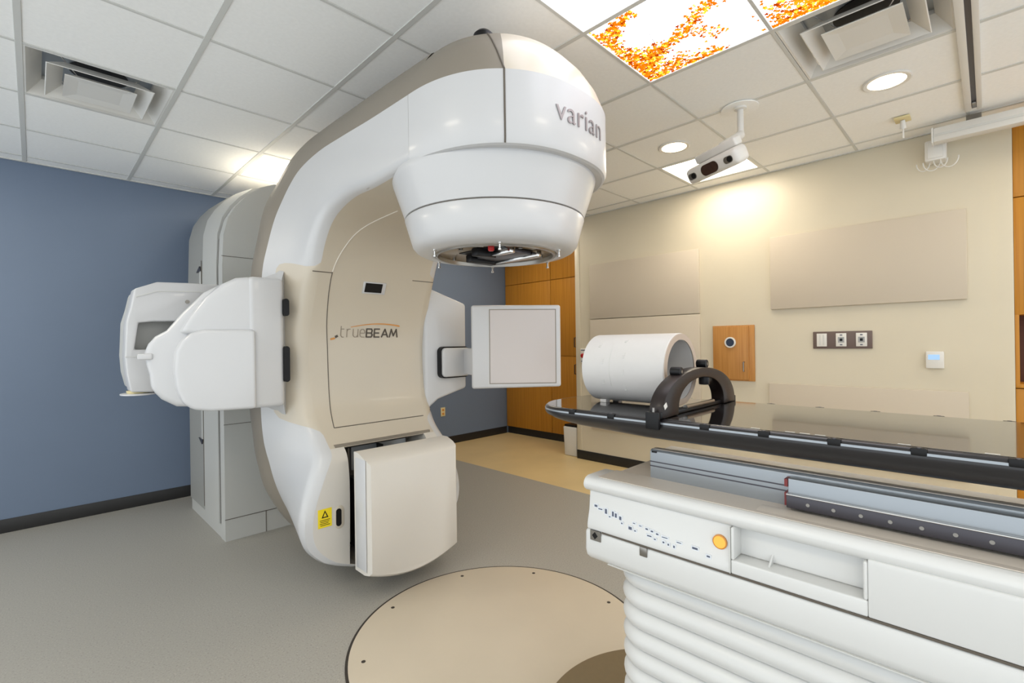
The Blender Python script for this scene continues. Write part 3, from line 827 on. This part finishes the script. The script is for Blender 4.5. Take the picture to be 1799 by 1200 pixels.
head_part('head_dome', 0, SEAM_PH, 'champagne')  # paler than the side dome: sky-panel glow put into the colour
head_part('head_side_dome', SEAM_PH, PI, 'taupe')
build('head_seam', MB().tube([head_pt(SEAM_PH, s, z) for s, z in HP[1:5]], 0.004, 6), 'seam', L)
build('head_seam', MB().tube([head_pt(SEAM_PH + 0.05 * k, s, z) for k, (s, z) in enumerate(HP[4:8])], 0.004, 6), 'seam', L)
build('head_underside', MB().loft([[head_pt(PI * k / 36, 0.964, 2.043) for k in range(37)] + [Vector((IX - 0.42, 2.0, 2.045)), Vector((IX + 0.42, 2.0, 2.045))], [Vector((IX + 0.3 * math.cos(PI * k / 36), IY - 0.3 * math.sin(PI * k / 36), 2.043)) for k in range(37)] + [Vector((IX - 0.3, 1.9, 2.04)), Vector((IX + 0.3, 1.9, 2.04))]], True, False, True), 'pearl', L)
build('top_sensor', MB().lathe([(0.042, 0.0), (0.040, 0.022), (0.028, 0.034), (0.001, 0.038)], (1.258, 1.39, 2.518), 24), 'black', L)

def wrap_text(name, body, size, xc, z0, m):
    v, f = text_mesh(body, size, -0.0008, 0.0015, 1.04); w = max(p.x for p in v); mb = MB(); pts = []
    for p in v:
        dx = xc + (p.x - w / 2) - IX
        y = IY - 0.005 - HB * max(0, 1 - (abs(dx) / HA) ** HN) ** (1 / HN)
        pts.append(Vector((IX + dx, y - 0.003 - p.z, z0 + p.y)))
    build(name, mb.add(pts, f), m, L, smooth=0)
wrap_text('maker_lettering', 'varian', 0.118, IX + 0.005, 2.155, 'varian_grey')

# --- collimator
build('collimator_housing', MB().lathe([(0.40, 2.066), (0.448, 2.062), (0.456, 2.052), (0.452, 2.03), (0.403, 1.887), (0.402, 1.8835), (0.392, 1.882)], (IX, IY, 0), 96, cap=False), 'pearl', L, smooth=50)
build('collimator_gap', MB().lathe([(0.436, 2.078), (0.436, 2.062)], (IX, IY, 0), 96, cap=False), 'seam', L)
build('collimator_joint', MB().lathe([(0.396, 1.884), (0.396, 1.872)], (IX, IY, 0), 96, cap=False), 'seam', L)
build('collimator_skirt', MB().lathe([(0.390, 1.8775), (0.399, 1.878), (0.402, 1.874), (0.376, 1.785), (0.369, 1.763), (0.355, 1.747), (0.335, 1.737), (0.305, 1.732), (0.282, 1.730), (0.278, 1.735), (0.278, 1.762)], (IX, IY, 0), 96, cap=False), 'pearl', L, smooth=60)
cf = build('collimator_face', MB().lathe([(0.278, 1.756), (0.262, 1.748), (0.256, 1.742), (0.001, 1.742)], (IX, IY, 0), 72, cap=False), 'bronze_metal', L, smooth=50)
build('face_ring', MB().lathe([(0.278, 1.736), (0.273, 1.726), (0.262, 1.726), (0.258, 1.742)], (IX, IY, 0), 72, cap=False), 'steel', cf)
build('beam_window', box(IX - 0.14, IX + 0.06, IY - 0.16, IY + 0.09, 1.7385, 1.7415), 'black', cf)
for x, y0, y1 in ((IX + 0.075, IY - 0.20, IY + 0.105), (IX - 0.08, IY - 0.19, IY - 0.06)):
    build('slide_rail', box(x - 0.016, x + 0.016, y0, y1, 1.712, 1.742), 'chrome', cf, bevel=0.004)
for x0, x1, y0, y1 in ((IX - 0.085, IX + 0.07, IY + 0.07, IY + 0.11), (IX - 0.17, IX - 0.06, IY - 0.07, IY - 0.03)):
    build('jaw', box(x0, x1, y0, y1, 1.708, 1.7415), 'black', cf, bevel=0.004)
build('jaw_tray', box(IX - 0.06, IX + 0.055, IY - 0.17, IY + 0.06, 1.722, 1.738), 'rail_dark', cf, bevel=0.004)
build('side_tray', box(IX + 0.10, IX + 0.17, IY - 0.12, IY + 0.13, 1.728, 1.742), 'steel', cf, bevel=0.004)
np_ = Vector((IX - 0.22, IY - 0.10, 1.738))
build('name_plate', MB().obox(np_, (0.030, -0.030, 0), (0.010, 0.010, 0), (0, 0, 0.005)), 'white_plastic', cf)
build('name_plate_mark', MB().obox(np_ + Vector((-0.008, 0.008, -0.0055)), (0.009, -0.009, 0), (0.004, 0.004, 0), (0, 0, 0.001)), 'yellow', cf)
build('lock_knob', MB().lathe([(0.013, 1.742), (0.013, 1.716), (0.009, 1.712)], (IX - 0.17, IY - 0.155, 0), 20), 'red', cf)
for k in range(6):
    a = math.radians(50 + 60 * k)
    build('locating_pin', MB().lathe([(0.008, 1.734), (0.008, 1.728), (0.004, 1.726), (0.004, 1.710), (0.007, 1.708), (0.007, 1.702), (0.001, 1.701)], (IX + 0.305 * math.cos(a), IY + 0.305 * math.sin(a), 0), 14), 'chrome', cf)
for k in range(5):
    a = math.radians(40 + 72 * k)
    build('face_screw', MB().lathe([(0.009, 1.742), (0.009, 1.730)], (IX + 0.215 * math.cos(a), IY + 0.215 * math.sin(a), 0), 12), 'steel', cf)

# --- portal imager cover in the recess
ep = []
for k in range(25):
    x = AX - 0.291 + 0.582 * k / 24
    ep.append((x, 0.087 + 0.062 * ((x - AX) / 0.291) ** 2))
ep = [(x, z) for x, z in ep]
def ep_ring(y, ztop, inset):
    pts = [(AX + (x - AX) * (1 - inset / 0.291), y, z + inset) for x, z in ep]
    n = 12
    return pts + [(AX + 0.291 - inset - (0.582 - 2 * inset) * k / n, y, ztop) for k in range(n + 1)]
im = build('imager_cover', MB().loft([ep_ring(2.385, 0.772, 0.0), ep_ring(2.34, 0.772, 0.0), ep_ring(2.285, 0.752, 0.0), ep_ring(2.25, 0.735, 0.006), ep_ring(2.238, 0.715, 0.018)]), 'warm_pearl', L, smooth=40)
build('imager_side_strip', box(AX - 0.2925, AX - 0.2905, 2.262, 2.37, 0.17, 0.745), 'pearl', im, bevel=0.001)
build('imager_mount', box(AX - 0.16, AX + 0.16, 2.38, 2.75, 0.15, 0.55), 'rail_dark', L)

# --- imaging arm with x-ray source (towards the blue wall side)
P0 = Vector((0.80, 2.72, 0)); tv = Vector((-0.885, 0.466, 0))
def pu(u, z, back=0.0):
    p = P0 + tv * u; return Vector((p.x, p.y + back, z))
build('source_arm_shoulder', MB().box(0.795, 0.968, 2.72, 3.10, 1.011, 1.704), 'pearl', L, bevel=0.024, seg=4, smooth=50)
full = [(-.42, 1.86), (-.470, 1.815), (-.497, 1.765), (-.53, 1.735), (-.58, 1.714), (-.66, 1.70), (-.66, 1.012), (-.58, 1.0), (-.53, 0.98), (-.495, 0.945), (-.468, 0.89), (-.42, 0.82)]
flat = [(-.516, 1.690), (-.518, 1.690), (-.520, 1.690), (-.54, 1.690), (-.58, 1.690), (-.66, 1.690), (-.66, 1.03), (-.58, 1.03), (-.54, 1.03), (-.520, 1.03), (-.518, 1.03), (-.516, 1.03)]
rings = []
for k in range(9):
    t_ = k / 8; e = math.sin(PI / 2 * t_) ** 1.3
    rings.append([(AX + a[0] + (b[0] - a[0]) * e, 2.745 + 0.23 * t_, a[1] + (b[1] - a[1]) * e) for a, b in zip(flat, full)])
build('arm_fairing', MB().loft(rings), 'pearl', L, smooth=60)
lo = [(0.0, 1.425), (0.215, 1.427), (0.272, 1.408), (0.311, 1.37), (0.337, 1.319), (0.345, 1.223), (0.336, 1.127), (0.31, 1.055), (0.266, 1.02), (0.192, 1.009), (0.106, 1.010), (-0.02, 1.012), (-0.02, 1.425)]
build('source_arm_lower_housing', MB().prism([pu(u, z, -0.012) for u, z in lo], (0.03, 0.40, 0)), 'pearl', L, bevel=0.026, seg=4, smooth=50)
upo = [(-0.02, 1.704), (0.062, 1.695), (0.127, 1.66), (0.202, 1.59), (0.271, 1.49), (0.315, 1.41), (-0.02, 1.38)]
build('source_arm_upper_housing', MB().prism([pu(u, z, 0.012) for u, z in upo], (0.03, 0.42, 0)), 'pearl', L, bevel=0.024, seg=4, smooth=50)
rim = [(0.0, 1.690), (0.10, 1.675), (0.19, 1.625), (0.29, 1.515), (0.36, 1.425), (0.41, 1.395), (0.442, 1.355), (0.458, 1.31), (0.45, 1.25), (0.437, 1.20), (0.432, 1.125), (0.386, 1.07), (0.32, 1.03), (0.2, 1.022), (0.0, 1.022)]
build('source_arm_rear_housing', MB().prism([pu(u, z, 0.10) for u, z in rim], (0.06, 0.34, 0)), 'pearl', L, bevel=0.03, seg=4, smooth=50)
build('arm_latch', MB().obox(pu(0.452, 1.292, 0.10), (0.03, -0.012, 0), (0.006, 0.012, 0), (0, 0, 0.016)), 'pearl', L, bevel=0.008, seg=3)
for z0, z1 in ((1.50, 1.595), (1.14, 1.335)):
    s_ = build('cable_slot', MB().prism(oval(Vector((0.976, 2.712, (z0 + z1) / 2)), Vector((0, 0, 1)), Vector((1, 0, 0)), (z1 - z0) / 2, 0.016), (0, 0.03, 0)), 'black', L)
src = [(.39, 1.66), (.49, 1.704), (.65, 1.71), (.80, 1.711), (.80, 1.485), (.57, 1.487), (.47, 1.483), (.405, 1.475), (.385, 1.328), (.47, 1.328), (.47, 1.090), (.368, 1.099), (.353, 1.197), (.346, 1.294), (.35, 1.384), (.354, 1.481), (.373, 1.558)]
sh = build('x_ray_source_housing', MB().prism([(x, 3.28, z) for x, z in src], (0, 0.14, 0)), 'pearl', L, bevel=0.010, seg=3, smooth=50)
so = [(.40, 1.655), (.50, 1.695), (.82, 1.70), (.82, 1.10), (.378, 1.105), (.358, 1.20), (.352, 1.294), (.356, 1.384), (.36, 1.481), (.38, 1.558)]
build('source_back_cover', MB().prism([(x, 3.40, z) for x, z in so], (0, 0.22, 0)), 'stand_grey', L, bevel=0.02, seg=3, smooth=50)
build('source_lip', MB().prism([(x, 3.276, z) for x, z in ((.395, 1.618), (.49, 1.654), (.65, 1.662), (.80, 1.663), (.80, 1.659), (.65, 1.658), (.49, 1.650), (.395, 1.613))], (0, 0.006, 0)), 'tee', sh)
build('source_joint', box(.345, .47, 3.276, 3.282, 1.288, 1.291), 'tee', sh)
build('collimator_plate', MB().loft([[(0.41 + 0.082 * math.cos(2 * PI * k / 32), 3.36 + 0.10 * math.sin(2 * PI * k / 32), z) for k in range(32)] for z in (1.078, 1.086)]), 'pearl', L, bevel=0.002)
build('plate_neck', MB().lathe([(0.05, 1.085), (0.055, 1.10)], (0.41, 3.36, 0), 24), 'ivory_plastic', L)
build('source_screw', MB().lathe([(0.011, 0), (0.011, -0.005)], (0.63, 3.28, 1.60), 16, 'y'), 'steel', sh)

# --- imaging arm with flat detector (towards the oak cabinets)
rs = [(1.88, 1.75), (1.94, 1.711), (2.06, 1.668), (2.20, 1.619), (2.197, 1.019), (2.08, 0.985), (1.976, 0.954), (1.88, 0.88)]
def rs_ring(y, k): return [(x if x > 1.9 else 1.88, y, 1.32 + (z - 1.32) * k) for x, z in rs]
build('detector_arm_shoulder', MB().prism([(x, 2.66 + (0.05 * ((2.2 - x) / 0.32)), z) for x, z in rs], (0, 0.34, 0)), 'pearl', L, bevel=0.02, seg=4, smooth=50)
def rr_out(x0, x1, z0, z1, y, r, n=5):
    p = []
    for cx, cz, a0 in ((x1 - r, z1 - r, 0), (x0 + r, z1 - r, 90), (x0 + r, z0 + r, 180), (x1 - r, z0 + r, 270)):
        for k in range(n + 1):
            a = math.radians(a0 + 90 * k / n); p.append((cx + r * math.cos(a), y, cz + r * math.sin(a)))
    return p
build('elbow_gap', MB().prism(rr_out(1.966, 2.215, 1.098, 1.316, 2.655, 0.035), (0, 0.05, 0)), 'black', L)
build('elbow_block', MB().prism(rr_out(1.974, 2.21, 1.107, 1.307, 2.635, 0.028), (0, 0.07, 0)), 'pearl', L, bevel=0.008, seg=3)
PC = Vector((2.25, 2.25, 0)); ta = Vector((0.7071, -0.7071, 0)); nb = Vector((0.7071, 0.7071, 0))
build('elbow_link', MB().obox(Vector((2.19, 2.56, 1.21)), (0.05, -0.03, 0), (0.03, 0.10, 0), (0, 0, 0.092)), 'pearl', L, bevel=0.01)
def pp(u, z, d=0.0):
    p = PC + ta * u + nb * d; return Vector((p.x, p.y, z))
dp = build('detector_panel', MB().prism([pp(-0.270, 1.590), pp(0.327, 1.585), pp(0.325, 1.040), pp(-0.271, 1.032)], nb * 0.055), 'pearl', L, bevel=0.016, seg=4)
build('screen_border', MB().prism([pp(-0.149, 1.562, -0.0005), pp(0.297, 1.558, -0.0005), pp(0.294, 1.063, -0.0005), pp(-0.152, 1.063, -0.0005)], nb * 0.003), 'taupe', dp)
build('detector_screen', MB().prism([pp(-0.143, 1.556, -0.001), pp(0.291, 1.552, -0.001), pp(0.288, 1.069, -0.001), pp(-0.146, 1.069, -0.001)], nb * 0.004), 'detector', dp)
build('screen_line', MB().prism([pp(-0.156, 1.572, -0.0008), pp(-0.153, 1.572, -0.0008), pp(-0.156, 1.05, -0.0008), pp(-0.159, 1.05, -0.0008)], nb * 0.003), 'tee', dp)

# ================================================================= treatment couch
CH = thing('treatment_couch', (1.475, -0.2, 0), 'white treatment couch with black carbon tabletop and pleated bellows', 'couch')
CX = 1.475
build('base_plate', MB().lathe([(0.46, 0.006), (0.46, 0.02), (0.455, 0.022)], (1.50, 0.745, 0), 90), 'base_plate', CH)
# bellows folds
def rrect(hw, y0, y1, r, z, n=8):
    p = []
    for cx, cy, a0 in ((CX + hw - r, y1 - r, 0), (CX - hw + r, y1 - r, 90), (CX - hw + r, y0 + r, 180), (CX + hw - r, y0 + r, 270)):
        for k in range(n + 1):
            a = math.radians(a0 + 90 * k / n); p.append((cx + r * math.cos(a), cy + r * math.sin(a), z))
    return p
ztop, zbot, nf = 0.668, 0.022, 11
pitch = (ztop - zbot) / nf
for q in range(nf):
    rings = []
    for k in range(9):
        a = PI * k / 8; zz = zbot + pitch * (q + k / 8); b = 0.020 * math.sin(a) ** 0.7
        rings.append(rrect(0.232 + b, -1.10 - b, 0.80 + b, 0.085 + b, zz))
    build('bellows_fold', MB().loft(rings), 'couch_white', CH, smooth=60)
# body: sections extruded along the couch
YB0, YB1 = -1.25, 0.878
def body_prism(name, sec, y0, y1, m, bev=0.0, seg=3, parent=CH, both_sides=True):
    mb = MB().prism([(x, y0, z) for x, z in sec], (0, y1 - y0, 0))
    o = build(name, mb, m, parent, bevel=bev, seg=seg, smooth=40)
    return o
lower = [(1.180, 0.770), (1.178, 0.705), (1.184, 0.686), (1.200, 0.676), (1.236, 0.670), (1.714, 0.670), (1.750, 0.676), (1.766, 0.686), (1.772, 0.705), (1.770, 0.770)]
body_prism('lower_body', lower, YB0, YB1, 'couch_white', 0.012, 3)
core = [(1.235, 0.768), (1.235, 0.915), (1.715, 0.915), (1.715, 0.768)]
body_prism('body_core', core, YB0, 0.85, 'couch_white')
lip = [(1.300, 0.927), (1.205, 0.927), (1.189, 0.921), (1.181, 0.910), (1.180, 0.900), (1.185, 0.889), (1.196, 0.882), (1.24, 0.882), (1.30, 0.905)]
body_prism('side_lip', lip, YB0, YB1 + 0.004, 'couch_white', 0.008, 2)
mir = lambda s: [(2 * CX - x, z) for x, z in s]
body_prism('side_lip', mir(lip), YB0, YB1 + 0.004, 'couch_white', 0.008, 2)
body_prism('far_side_panel', [(1.70, 0.772), (1.70, 0.885), (1.755, 0.885), (1.769, 0.80), (1.769, 0.772)], YB0, 0.866, 'couch_white', 0.004, 2)
ctl = [(1.24, 0.772), (1.24, 0.884), (1.1965, 0.884), (1.1955, 0.872), (1.190, 0.825), (1.183, 0.800), (1.180, 0.786), (1.180, 0.772)]
cp = body_prism('control_panel', ctl, 0.4485, 0.868, 'couch_white', 0.003, 2)
body_prism('rear_side_panel', [(1.24, 0.773), (1.24, 0.890), (1.1815, 0.890), (1.1800, 0.880), (1.180, 0.773)], YB0, 0.178, 'couch_white', 0.003, 2)
tray = build('side_tray', MB().box(1.180, 1.236, 0.178, 0.446, 0.772, 0.806).box(1.228, 1.236, 0.178, 0.446, 0.806, 0.884).box(1.180, 1.236, 0.178, 0.186, 0.806, 0.884).box(1.180, 1.236, 0.438, 0.446, 0.806, 0.884), 'couch_white', CH, bevel=0.004, seg=3)
build('tray_divider', MB().prism([(1.20, 0.365, 0.806), (1.228, 0.365, 0.806), (1.228, 0.365, 0.826)], (0, 0.004, 0)), 'couch_white', tray)
build('front_corner', MB().lathe([(0.0005, 0.0), (0.012, 0.0), (0.012, 0.1), (0.0005, 0.1)], (1.215, 0.855, 0.775), 16), 'couch_white', CH)
# slot with fittings
build('side_slot', box(1.1785, 1.184, YB0, 0.815, 0.7685, 0.7732), 'seam', CH)
build('lower_seam', box(1.184, 1.190, YB0, 0.80, 0.6800, 0.6825), 'tee', CH)
br = build('slot_bracket', box(1.1765, 1.181, 0.818, 0.855, 0.742, 0.771), 'steel', CH)
build('diamond_mark', MB().prism([(1.176, 0.838, 0.746), (1.176, 0.848, 0.757), (1.176, 0.838, 0.768), (1.176, 0.828, 0.757)], (0.001, 0, 0)), 'black', br)
build('slot_clip', box(1.176, 1.181, 0.667, 0.690, 0.743, 0.769), 'steel', CH, bevel=0.002)
# controls
def ctl_x(z):
    pts = [(1.1955, 0.872), (1.190, 0.825), (1.183, 0.800), (1.180, 0.786)]
    for (x0, z0), (x1, z1) in zip(pts, pts[1:]):
        if z1 <= z <= z0: return x0 + (x1 - x0) * (z0 - z) / (z0 - z1)
    return 1.18
def key(y, z, w, h, m='icon', kw=1.0):
    x = ctl_x(z)
    k = build('key', MB().obox((x - 0.0004, y, z), (0.0012, 0, 0), (0, w / 2 + 0.003, 0), (0, 0, h / 2 + 0.003)), 'key', cp)
    build('key_icon', MB().obox((x - 0.0018, y, z), (0.0004, 0, 0), (0, w / 2, 0), (0, 0, h / 2)), m, k)
for y, z, w, h in ((0.842, 0.842, .010, .006), (0.826, 0.836, .014, .003), (0.806, 0.834, .007, .014), (0.792, 0.822, .005, .003), (0.782, 0.832, .006, .014), (0.772, 0.830, .006, .012),
                   (0.757, 0.826, .007, .010), (0.750, 0.814, .004, .004), (0.722, 0.808, .010, .008), (0.706, 0.805, .005, .003), (0.712, 0.823, .007, .002), (0.692, 0.821, .007, .002), (0.672, 0.818, .007, .004),
                   (0.656, 0.816, .007, .004), (0.640, 0.813, .007, .004), (0.662, 0.803, .013, .003), (0.645, 0.799, .005, .003), (0.618, 0.810, .016, .002), (0.620, 0.798, .005, .004), (0.606, 0.796, .004, .005),
                   (0.590, 0.795, .004, .006), (0.578, 0.808, .012, .002), (0.535, 0.806, .014, .005), (0.500, 0.797, .008, .004)):
    key(y, z, w, h)
lx = ctl_x(0.838)
lm = build('lamp_ring', MB().lathe([(0.0175, 0.002), (0.0175, -0.004), (0.014, -0.005), (0.014, 0.002)], (lx, 0.4745, 0.838), 28, 'x', cap=False), 'logo_orange', cp)
build('orange_lamp', MB().lathe([(0.0145, 0.002), (0.0145, -0.005), (0.009, -0.009), (0.0005, -0.010)], (lx, 0.4745, 0.838), 28, 'x'), 'orange_lamp', cp)
build('panel_seam', box(1.1785, 1.19, 0.4462, 0.4484, 0.772, 0.884), 'tee', CH)

# inner rails and carriage
rail = build('long_rail', MB().prism([(1.300, -1.2, 0.915), (1.300, -1.2, 1.006), (1.306, -1.2, 1.012), (1.335, -1.2, 1.012), (1.335, -1.2, 0.915)], (0, 1.922, 0)), 'rail_blue', CH, bevel=0.002)
build('rail_groove', box(1.2988, 1.301, -1.2, 0.722, 0.975, 0.978), 'rail_dark', rail)
build('rail_groove', box(1.2988, 1.301, -1.2, 0.722, 0.962, 0.965), 'rail_dark', rail)
build('rail_top_reflection', box(1.307, 1.331, -1.2, 0.715, 1.012, 1.0135), 'top_skin', rail, bevel=0.001)  # tan strip stands in for the wall's reflection on the rail
build('rail_slot', box(1.299, 1.306, 0.700, 0.716, 1.003, 1.008), 'black', rail)
car = build('carriage', box(1.272, 1.300, -1.2, 0.345, 0.932, 1.002), 'rail_blue', CH, bevel=0.003)
build('carriage_end', box(1.2705, 1.302, 0.345, 0.352, 0.982, 1.0), 'dark_red', car)
build('carriage_end', box(1.2705, 1.302, 0.345, 0.352, 0.937, 0.968), 'dark_red', car)
trk = build('bolt_track', box(1.258, 1.272, -1.2, 0.345, 0.936, 0.966), 'rail_dark', CH, bevel=0.002)
build('track_edge', box(1.256, 1.273, -1.2, 0.345, 0.966, 0.969), 'chrome', trk, bevel=0.001)
for k in range(14):
    y = 0.30 - 0.05 * k
    build('bolt', MB().lathe([(0.004, 0.001), (0.004, -0.0012)], (1.258, y, 0.951), 10, 'x'), 'steel', trk)
build('deck', box(1.24, 1.70, -1.22, 0.84, 0.905, 0.921), 'top_skin', CH, bevel=0.003)
build('cover_step', MB().prism([(1.205, -1.2, 0.927), (1.245, -1.2, 0.931), (1.262, -1.2, 0.931), (1.262, -1.2, 0.92), (1.21, -1.2, 0.92)], (0, 1.60, 0)), 'top_skin', CH, bevel=0.002)
build('top_skin', box(1.2, 1.30, -1.22, 0.84, 0.9268, 0.9282), 'top_skin', CH)
build('top_support', box(1.28, 1.67, -1.2, -0.6, 1.012, 1.064), 'rail_dark', CH)

# carbon tabletop
def tt_half(y):
    return 0.265 if y < 0.93 else 0.265 * max(0.0, 1 - ((y - 0.93) / 0.232) ** 3.2) ** (1 / 2.2)
ys = [-1.35, -0.5, 0.2, 0.7, 0.93] + [0.93 + 0.232 * math.sin(PI / 2 * k / 14) for k in range(1, 14)] + [1.1605]
def tt_ring(y):
    hw = max(tt_half(y), 0.03); u = max(0, (y - 0.75) / 0.41)
    zb = 1.060 + 0.030 * u ** 1.5; d = min(0.02, hw * 0.4)
    half = [(hw - 0.012, 1.1195), (hw - 0.004, 1.1165), (hw, 1.109), (hw + 0.001, 1.100 + 0.003 * u), (hw - 0.004, max(1.088, zb + 0.012)), (hw - 0.016, zb + 0.008), (hw - 0.030 if hw > 0.05 else hw * 0.4, zb)]
    return [(CX - x, y, z) for x, z in half] + [(CX + x, y, z) for x, z in reversed(half)]
tb = build('tabletop', MB().loft([tt_ring(y) for y in ys]), 'carbon_edge', CH, smooth=50)
for s in (-1, 1):
    pts = [[(CX + s * (tt_half(y) + 0.0005), y, z) for z in (1.1065, 1.1115)] for y in [-1.35, 0.0, 0.93] + [0.93 + 0.232 * math.sin(PI / 2 * k / 14) for k in range(1, 9)]]
    build('edge_highlight', MB().loft([[(CX + s * (tt_half(p[0][1]) - 0.003), p[0][1], 1.1065), p[0], p[1], (CX + s * (tt_half(p[0][1]) - 0.003), p[0][1], 1.1115)] for p in pts]), 'rail_blue', tb)  # bluish strip drawn in for the highlight along the tabletop edge
tp = []
for y in ys: tp.append((CX - max(tt_half(y) - 0.014, 0.02), min(y, 1.150), 1.1195))
tpo = tp + [(2 * CX - x, y, z) for x, y, z in reversed(tp)]
build('tabletop_skin', MB().prism(tpo, (0, 0, 0.0010)), 'carbon', tb, smooth=0)
for y in (0.944, 0.799, 0.518, 0.378, 0.238, 0.099, -0.034):
    for s in (-1, 1):
        x = CX + s * 0.2655
        n_ = build('index_notch', MB().box(x - s * 0.013, x + s * 0.0012, y - 0.013, y + 0.013, 1.1045, 1.1204), 'black', tb, bevel=0.003)
        build('notch_pin', MB().cyl((x - s * 0.004, y, 1.106), (x - s * 0.004, y, 1.1212), 0.0045, 10), 'rail_dark', n_)
for y in (0.405, 0.33, 0.30, 0.27, 0.125, 0.0):
    build('scale_mark', box(CX - 0.245, CX - 0.240, y - 0.012, y + 0.008, 1.1206, 1.1209), 'tee', tb)

# ---------------------------------------------------------------- white phantom on the couch
PH_Y0, PH_Y1, PH_R, PH_Z = 0.705, 1.015, 0.117, 1.1215 + 0.117 + 0.004
t = thing('cylinder_phantom', (CX, (PH_Y0 + PH_Y1) / 2, 1.1205), 'white hollow cylinder phantom lying on black couch tabletop', 'phantom')
ph = build('shell', MB().lathe([(PH_R - 0.022, PH_Y0 + 0.002), (PH_R - 0.003, PH_Y0), (PH_R, PH_Y0 + 0.003), (PH_R, PH_Y1 - 0.003), (PH_R - 0.004, PH_Y1), (0.001, PH_Y1), (0.001, PH_Y1 - 0.02), (PH_R - 0.022, PH_Y1 - 0.02), (PH_R - 0.022, PH_Y0 + 0.002)], (CX, 0, PH_Z), 72, 'y', cap=False), 'phantom_white', t, smooth=35)
build('end_ring', MB().lathe([(PH_R - 0.021, 0), (PH_R - 0.021, -0.002), (PH_R - 0.002, -0.002), (PH_R - 0.002, 0)], (CX, PH_Y0, PH_Z), 72, 'y', cap=False), 'phantom_end', t)
for y, a in ((0.85, 205), (0.85, 178), (0.85, 150), (0.93, 160), (0.93, 195), (0.86, 235), (0.955, 225)):
    a = math.radians(a); c = Vector((CX + (PH_R + 0.0003) * math.cos(a), y, PH_Z + (PH_R + 0.0003) * math.sin(-a) * -1 if False else PH_Z - (PH_R + 0.0003) * math.sin(a)))
    n_ = Vector((c.x - CX, 0, c.z - PH_Z)).normalized(); tt = Vector((0, 1, 0)); bn = n_.cross(tt)
    m_ = build('marker', MB().obox(c, tt * 0.005, bn * 0.005, n_ * 0.0006), 'phantom_white', ph)
    build('marker_line', MB().obox(c + n_ * 0.0002 + bn * 0.011, tt * 0.004, bn * 0.0012, n_ * 0.0006), 'tee', ph)
pl = []
for k in range(20):
    a = math.radians(150 + 75 * k / 19); pl.append((CX + (PH_R + 0.0002) * math.cos(a), 0.90, PH_Z - (PH_R + 0.0002) * math.sin(a)))
build('engraved_line', MB().tube(pl, 0.0007, 5), 'tee', ph)
for s in (-1, 1):
    for y in (0.75, 0.97):
        build('foot', MB().box(CX + s * 0.04 - 0.012, CX + s * 0.04 + 0.012, y - 0.012, y + 0.012, 1.1212, 1.132), 'phantom_white', t)

# ---------------------------------------------------------------- dark arch clamped across the couch
AY = 0.655
t = thing('arch_frame', (CX, AY, 1.1205), 'dark brown arch frame clamped across the black couch tabletop', 'arch')
outer, inn = [], []
for k in range(33):
    a = PI * k / 32; c, s = math.cos(a), math.sin(a)
    outer.append((CX - 0.262 * c, 1.122 + 0.128 * s ** 0.85))
    inn.append((CX - 0.165 * c, 1.122 + 0.098 * s ** 0.75))
mb = MB(); rings = []
for (xo, zo), (xi, zi) in zip(outer, inn):
    rings.append([(xo, AY - 0.022, zo), (xo, AY + 0.022, zo), (xi, AY + 0.022, zi), (xi, AY - 0.022, zi)])
mb.loft(rings)
ar = build('arch', mb, 'brown_arch', t, bevel=0.004, seg=2, smooth=40)
build('label', MB().obox((CX - 0.247, AY - 0.0225, 1.155), (0.007, 0, 0.004), (0, 0.0006, 0), (-0.003, 0, 0.006)), 'white_plastic', ar)
for s in (-1, 1):
    f_ = build('clamp_foot', MB().box(CX + s * 0.245 - 0.024, CX + s * 0.245 + 0.024, AY - 0.020, AY + 0.024, 1.121, 1.140).box(CX + s * 0.268, CX + s * 0.280, AY - 0.018, AY + 0.022, 1.092, 1.140), 'black', t, bevel=0.003)
    build('screw_pin', MB().cyl((CX + s * 0.274, AY, 1.14), (CX + s * 0.274, AY, 1.152), 0.004, 8), 'steel', f_)
build('cross_bar', box(CX - 0.225, CX + 0.225, AY - 0.012, AY + 0.012, 1.1215, 1.134), 'black', t, bevel=0.003)
build('cross_bar_grip', MB().cyl((CX - 0.10, AY - 0.010, 1.136), (CX + 0.10, AY - 0.010, 1.136), 0.007, 12), 'steel', t)
for x, z in ((CX - 0.125, 1.243), (CX + 0.055, 1.259)):
    k_ = build('knob', MB().cyl((x, AY - 0.012, z), (x, AY + 0.02, z), 0.014, 16), 'black', t, bevel=0.002)
    build('knob_cap', MB().cyl((x, AY - 0.0135, z), (x, AY - 0.012, z), 0.005, 10), 'steel', k_)
build('lower_knob', MB().cyl((CX + 0.06, AY, 1.222), (CX + 0.06, AY, 1.192), 0.017, 16), 'black', t, bevel=0.003)
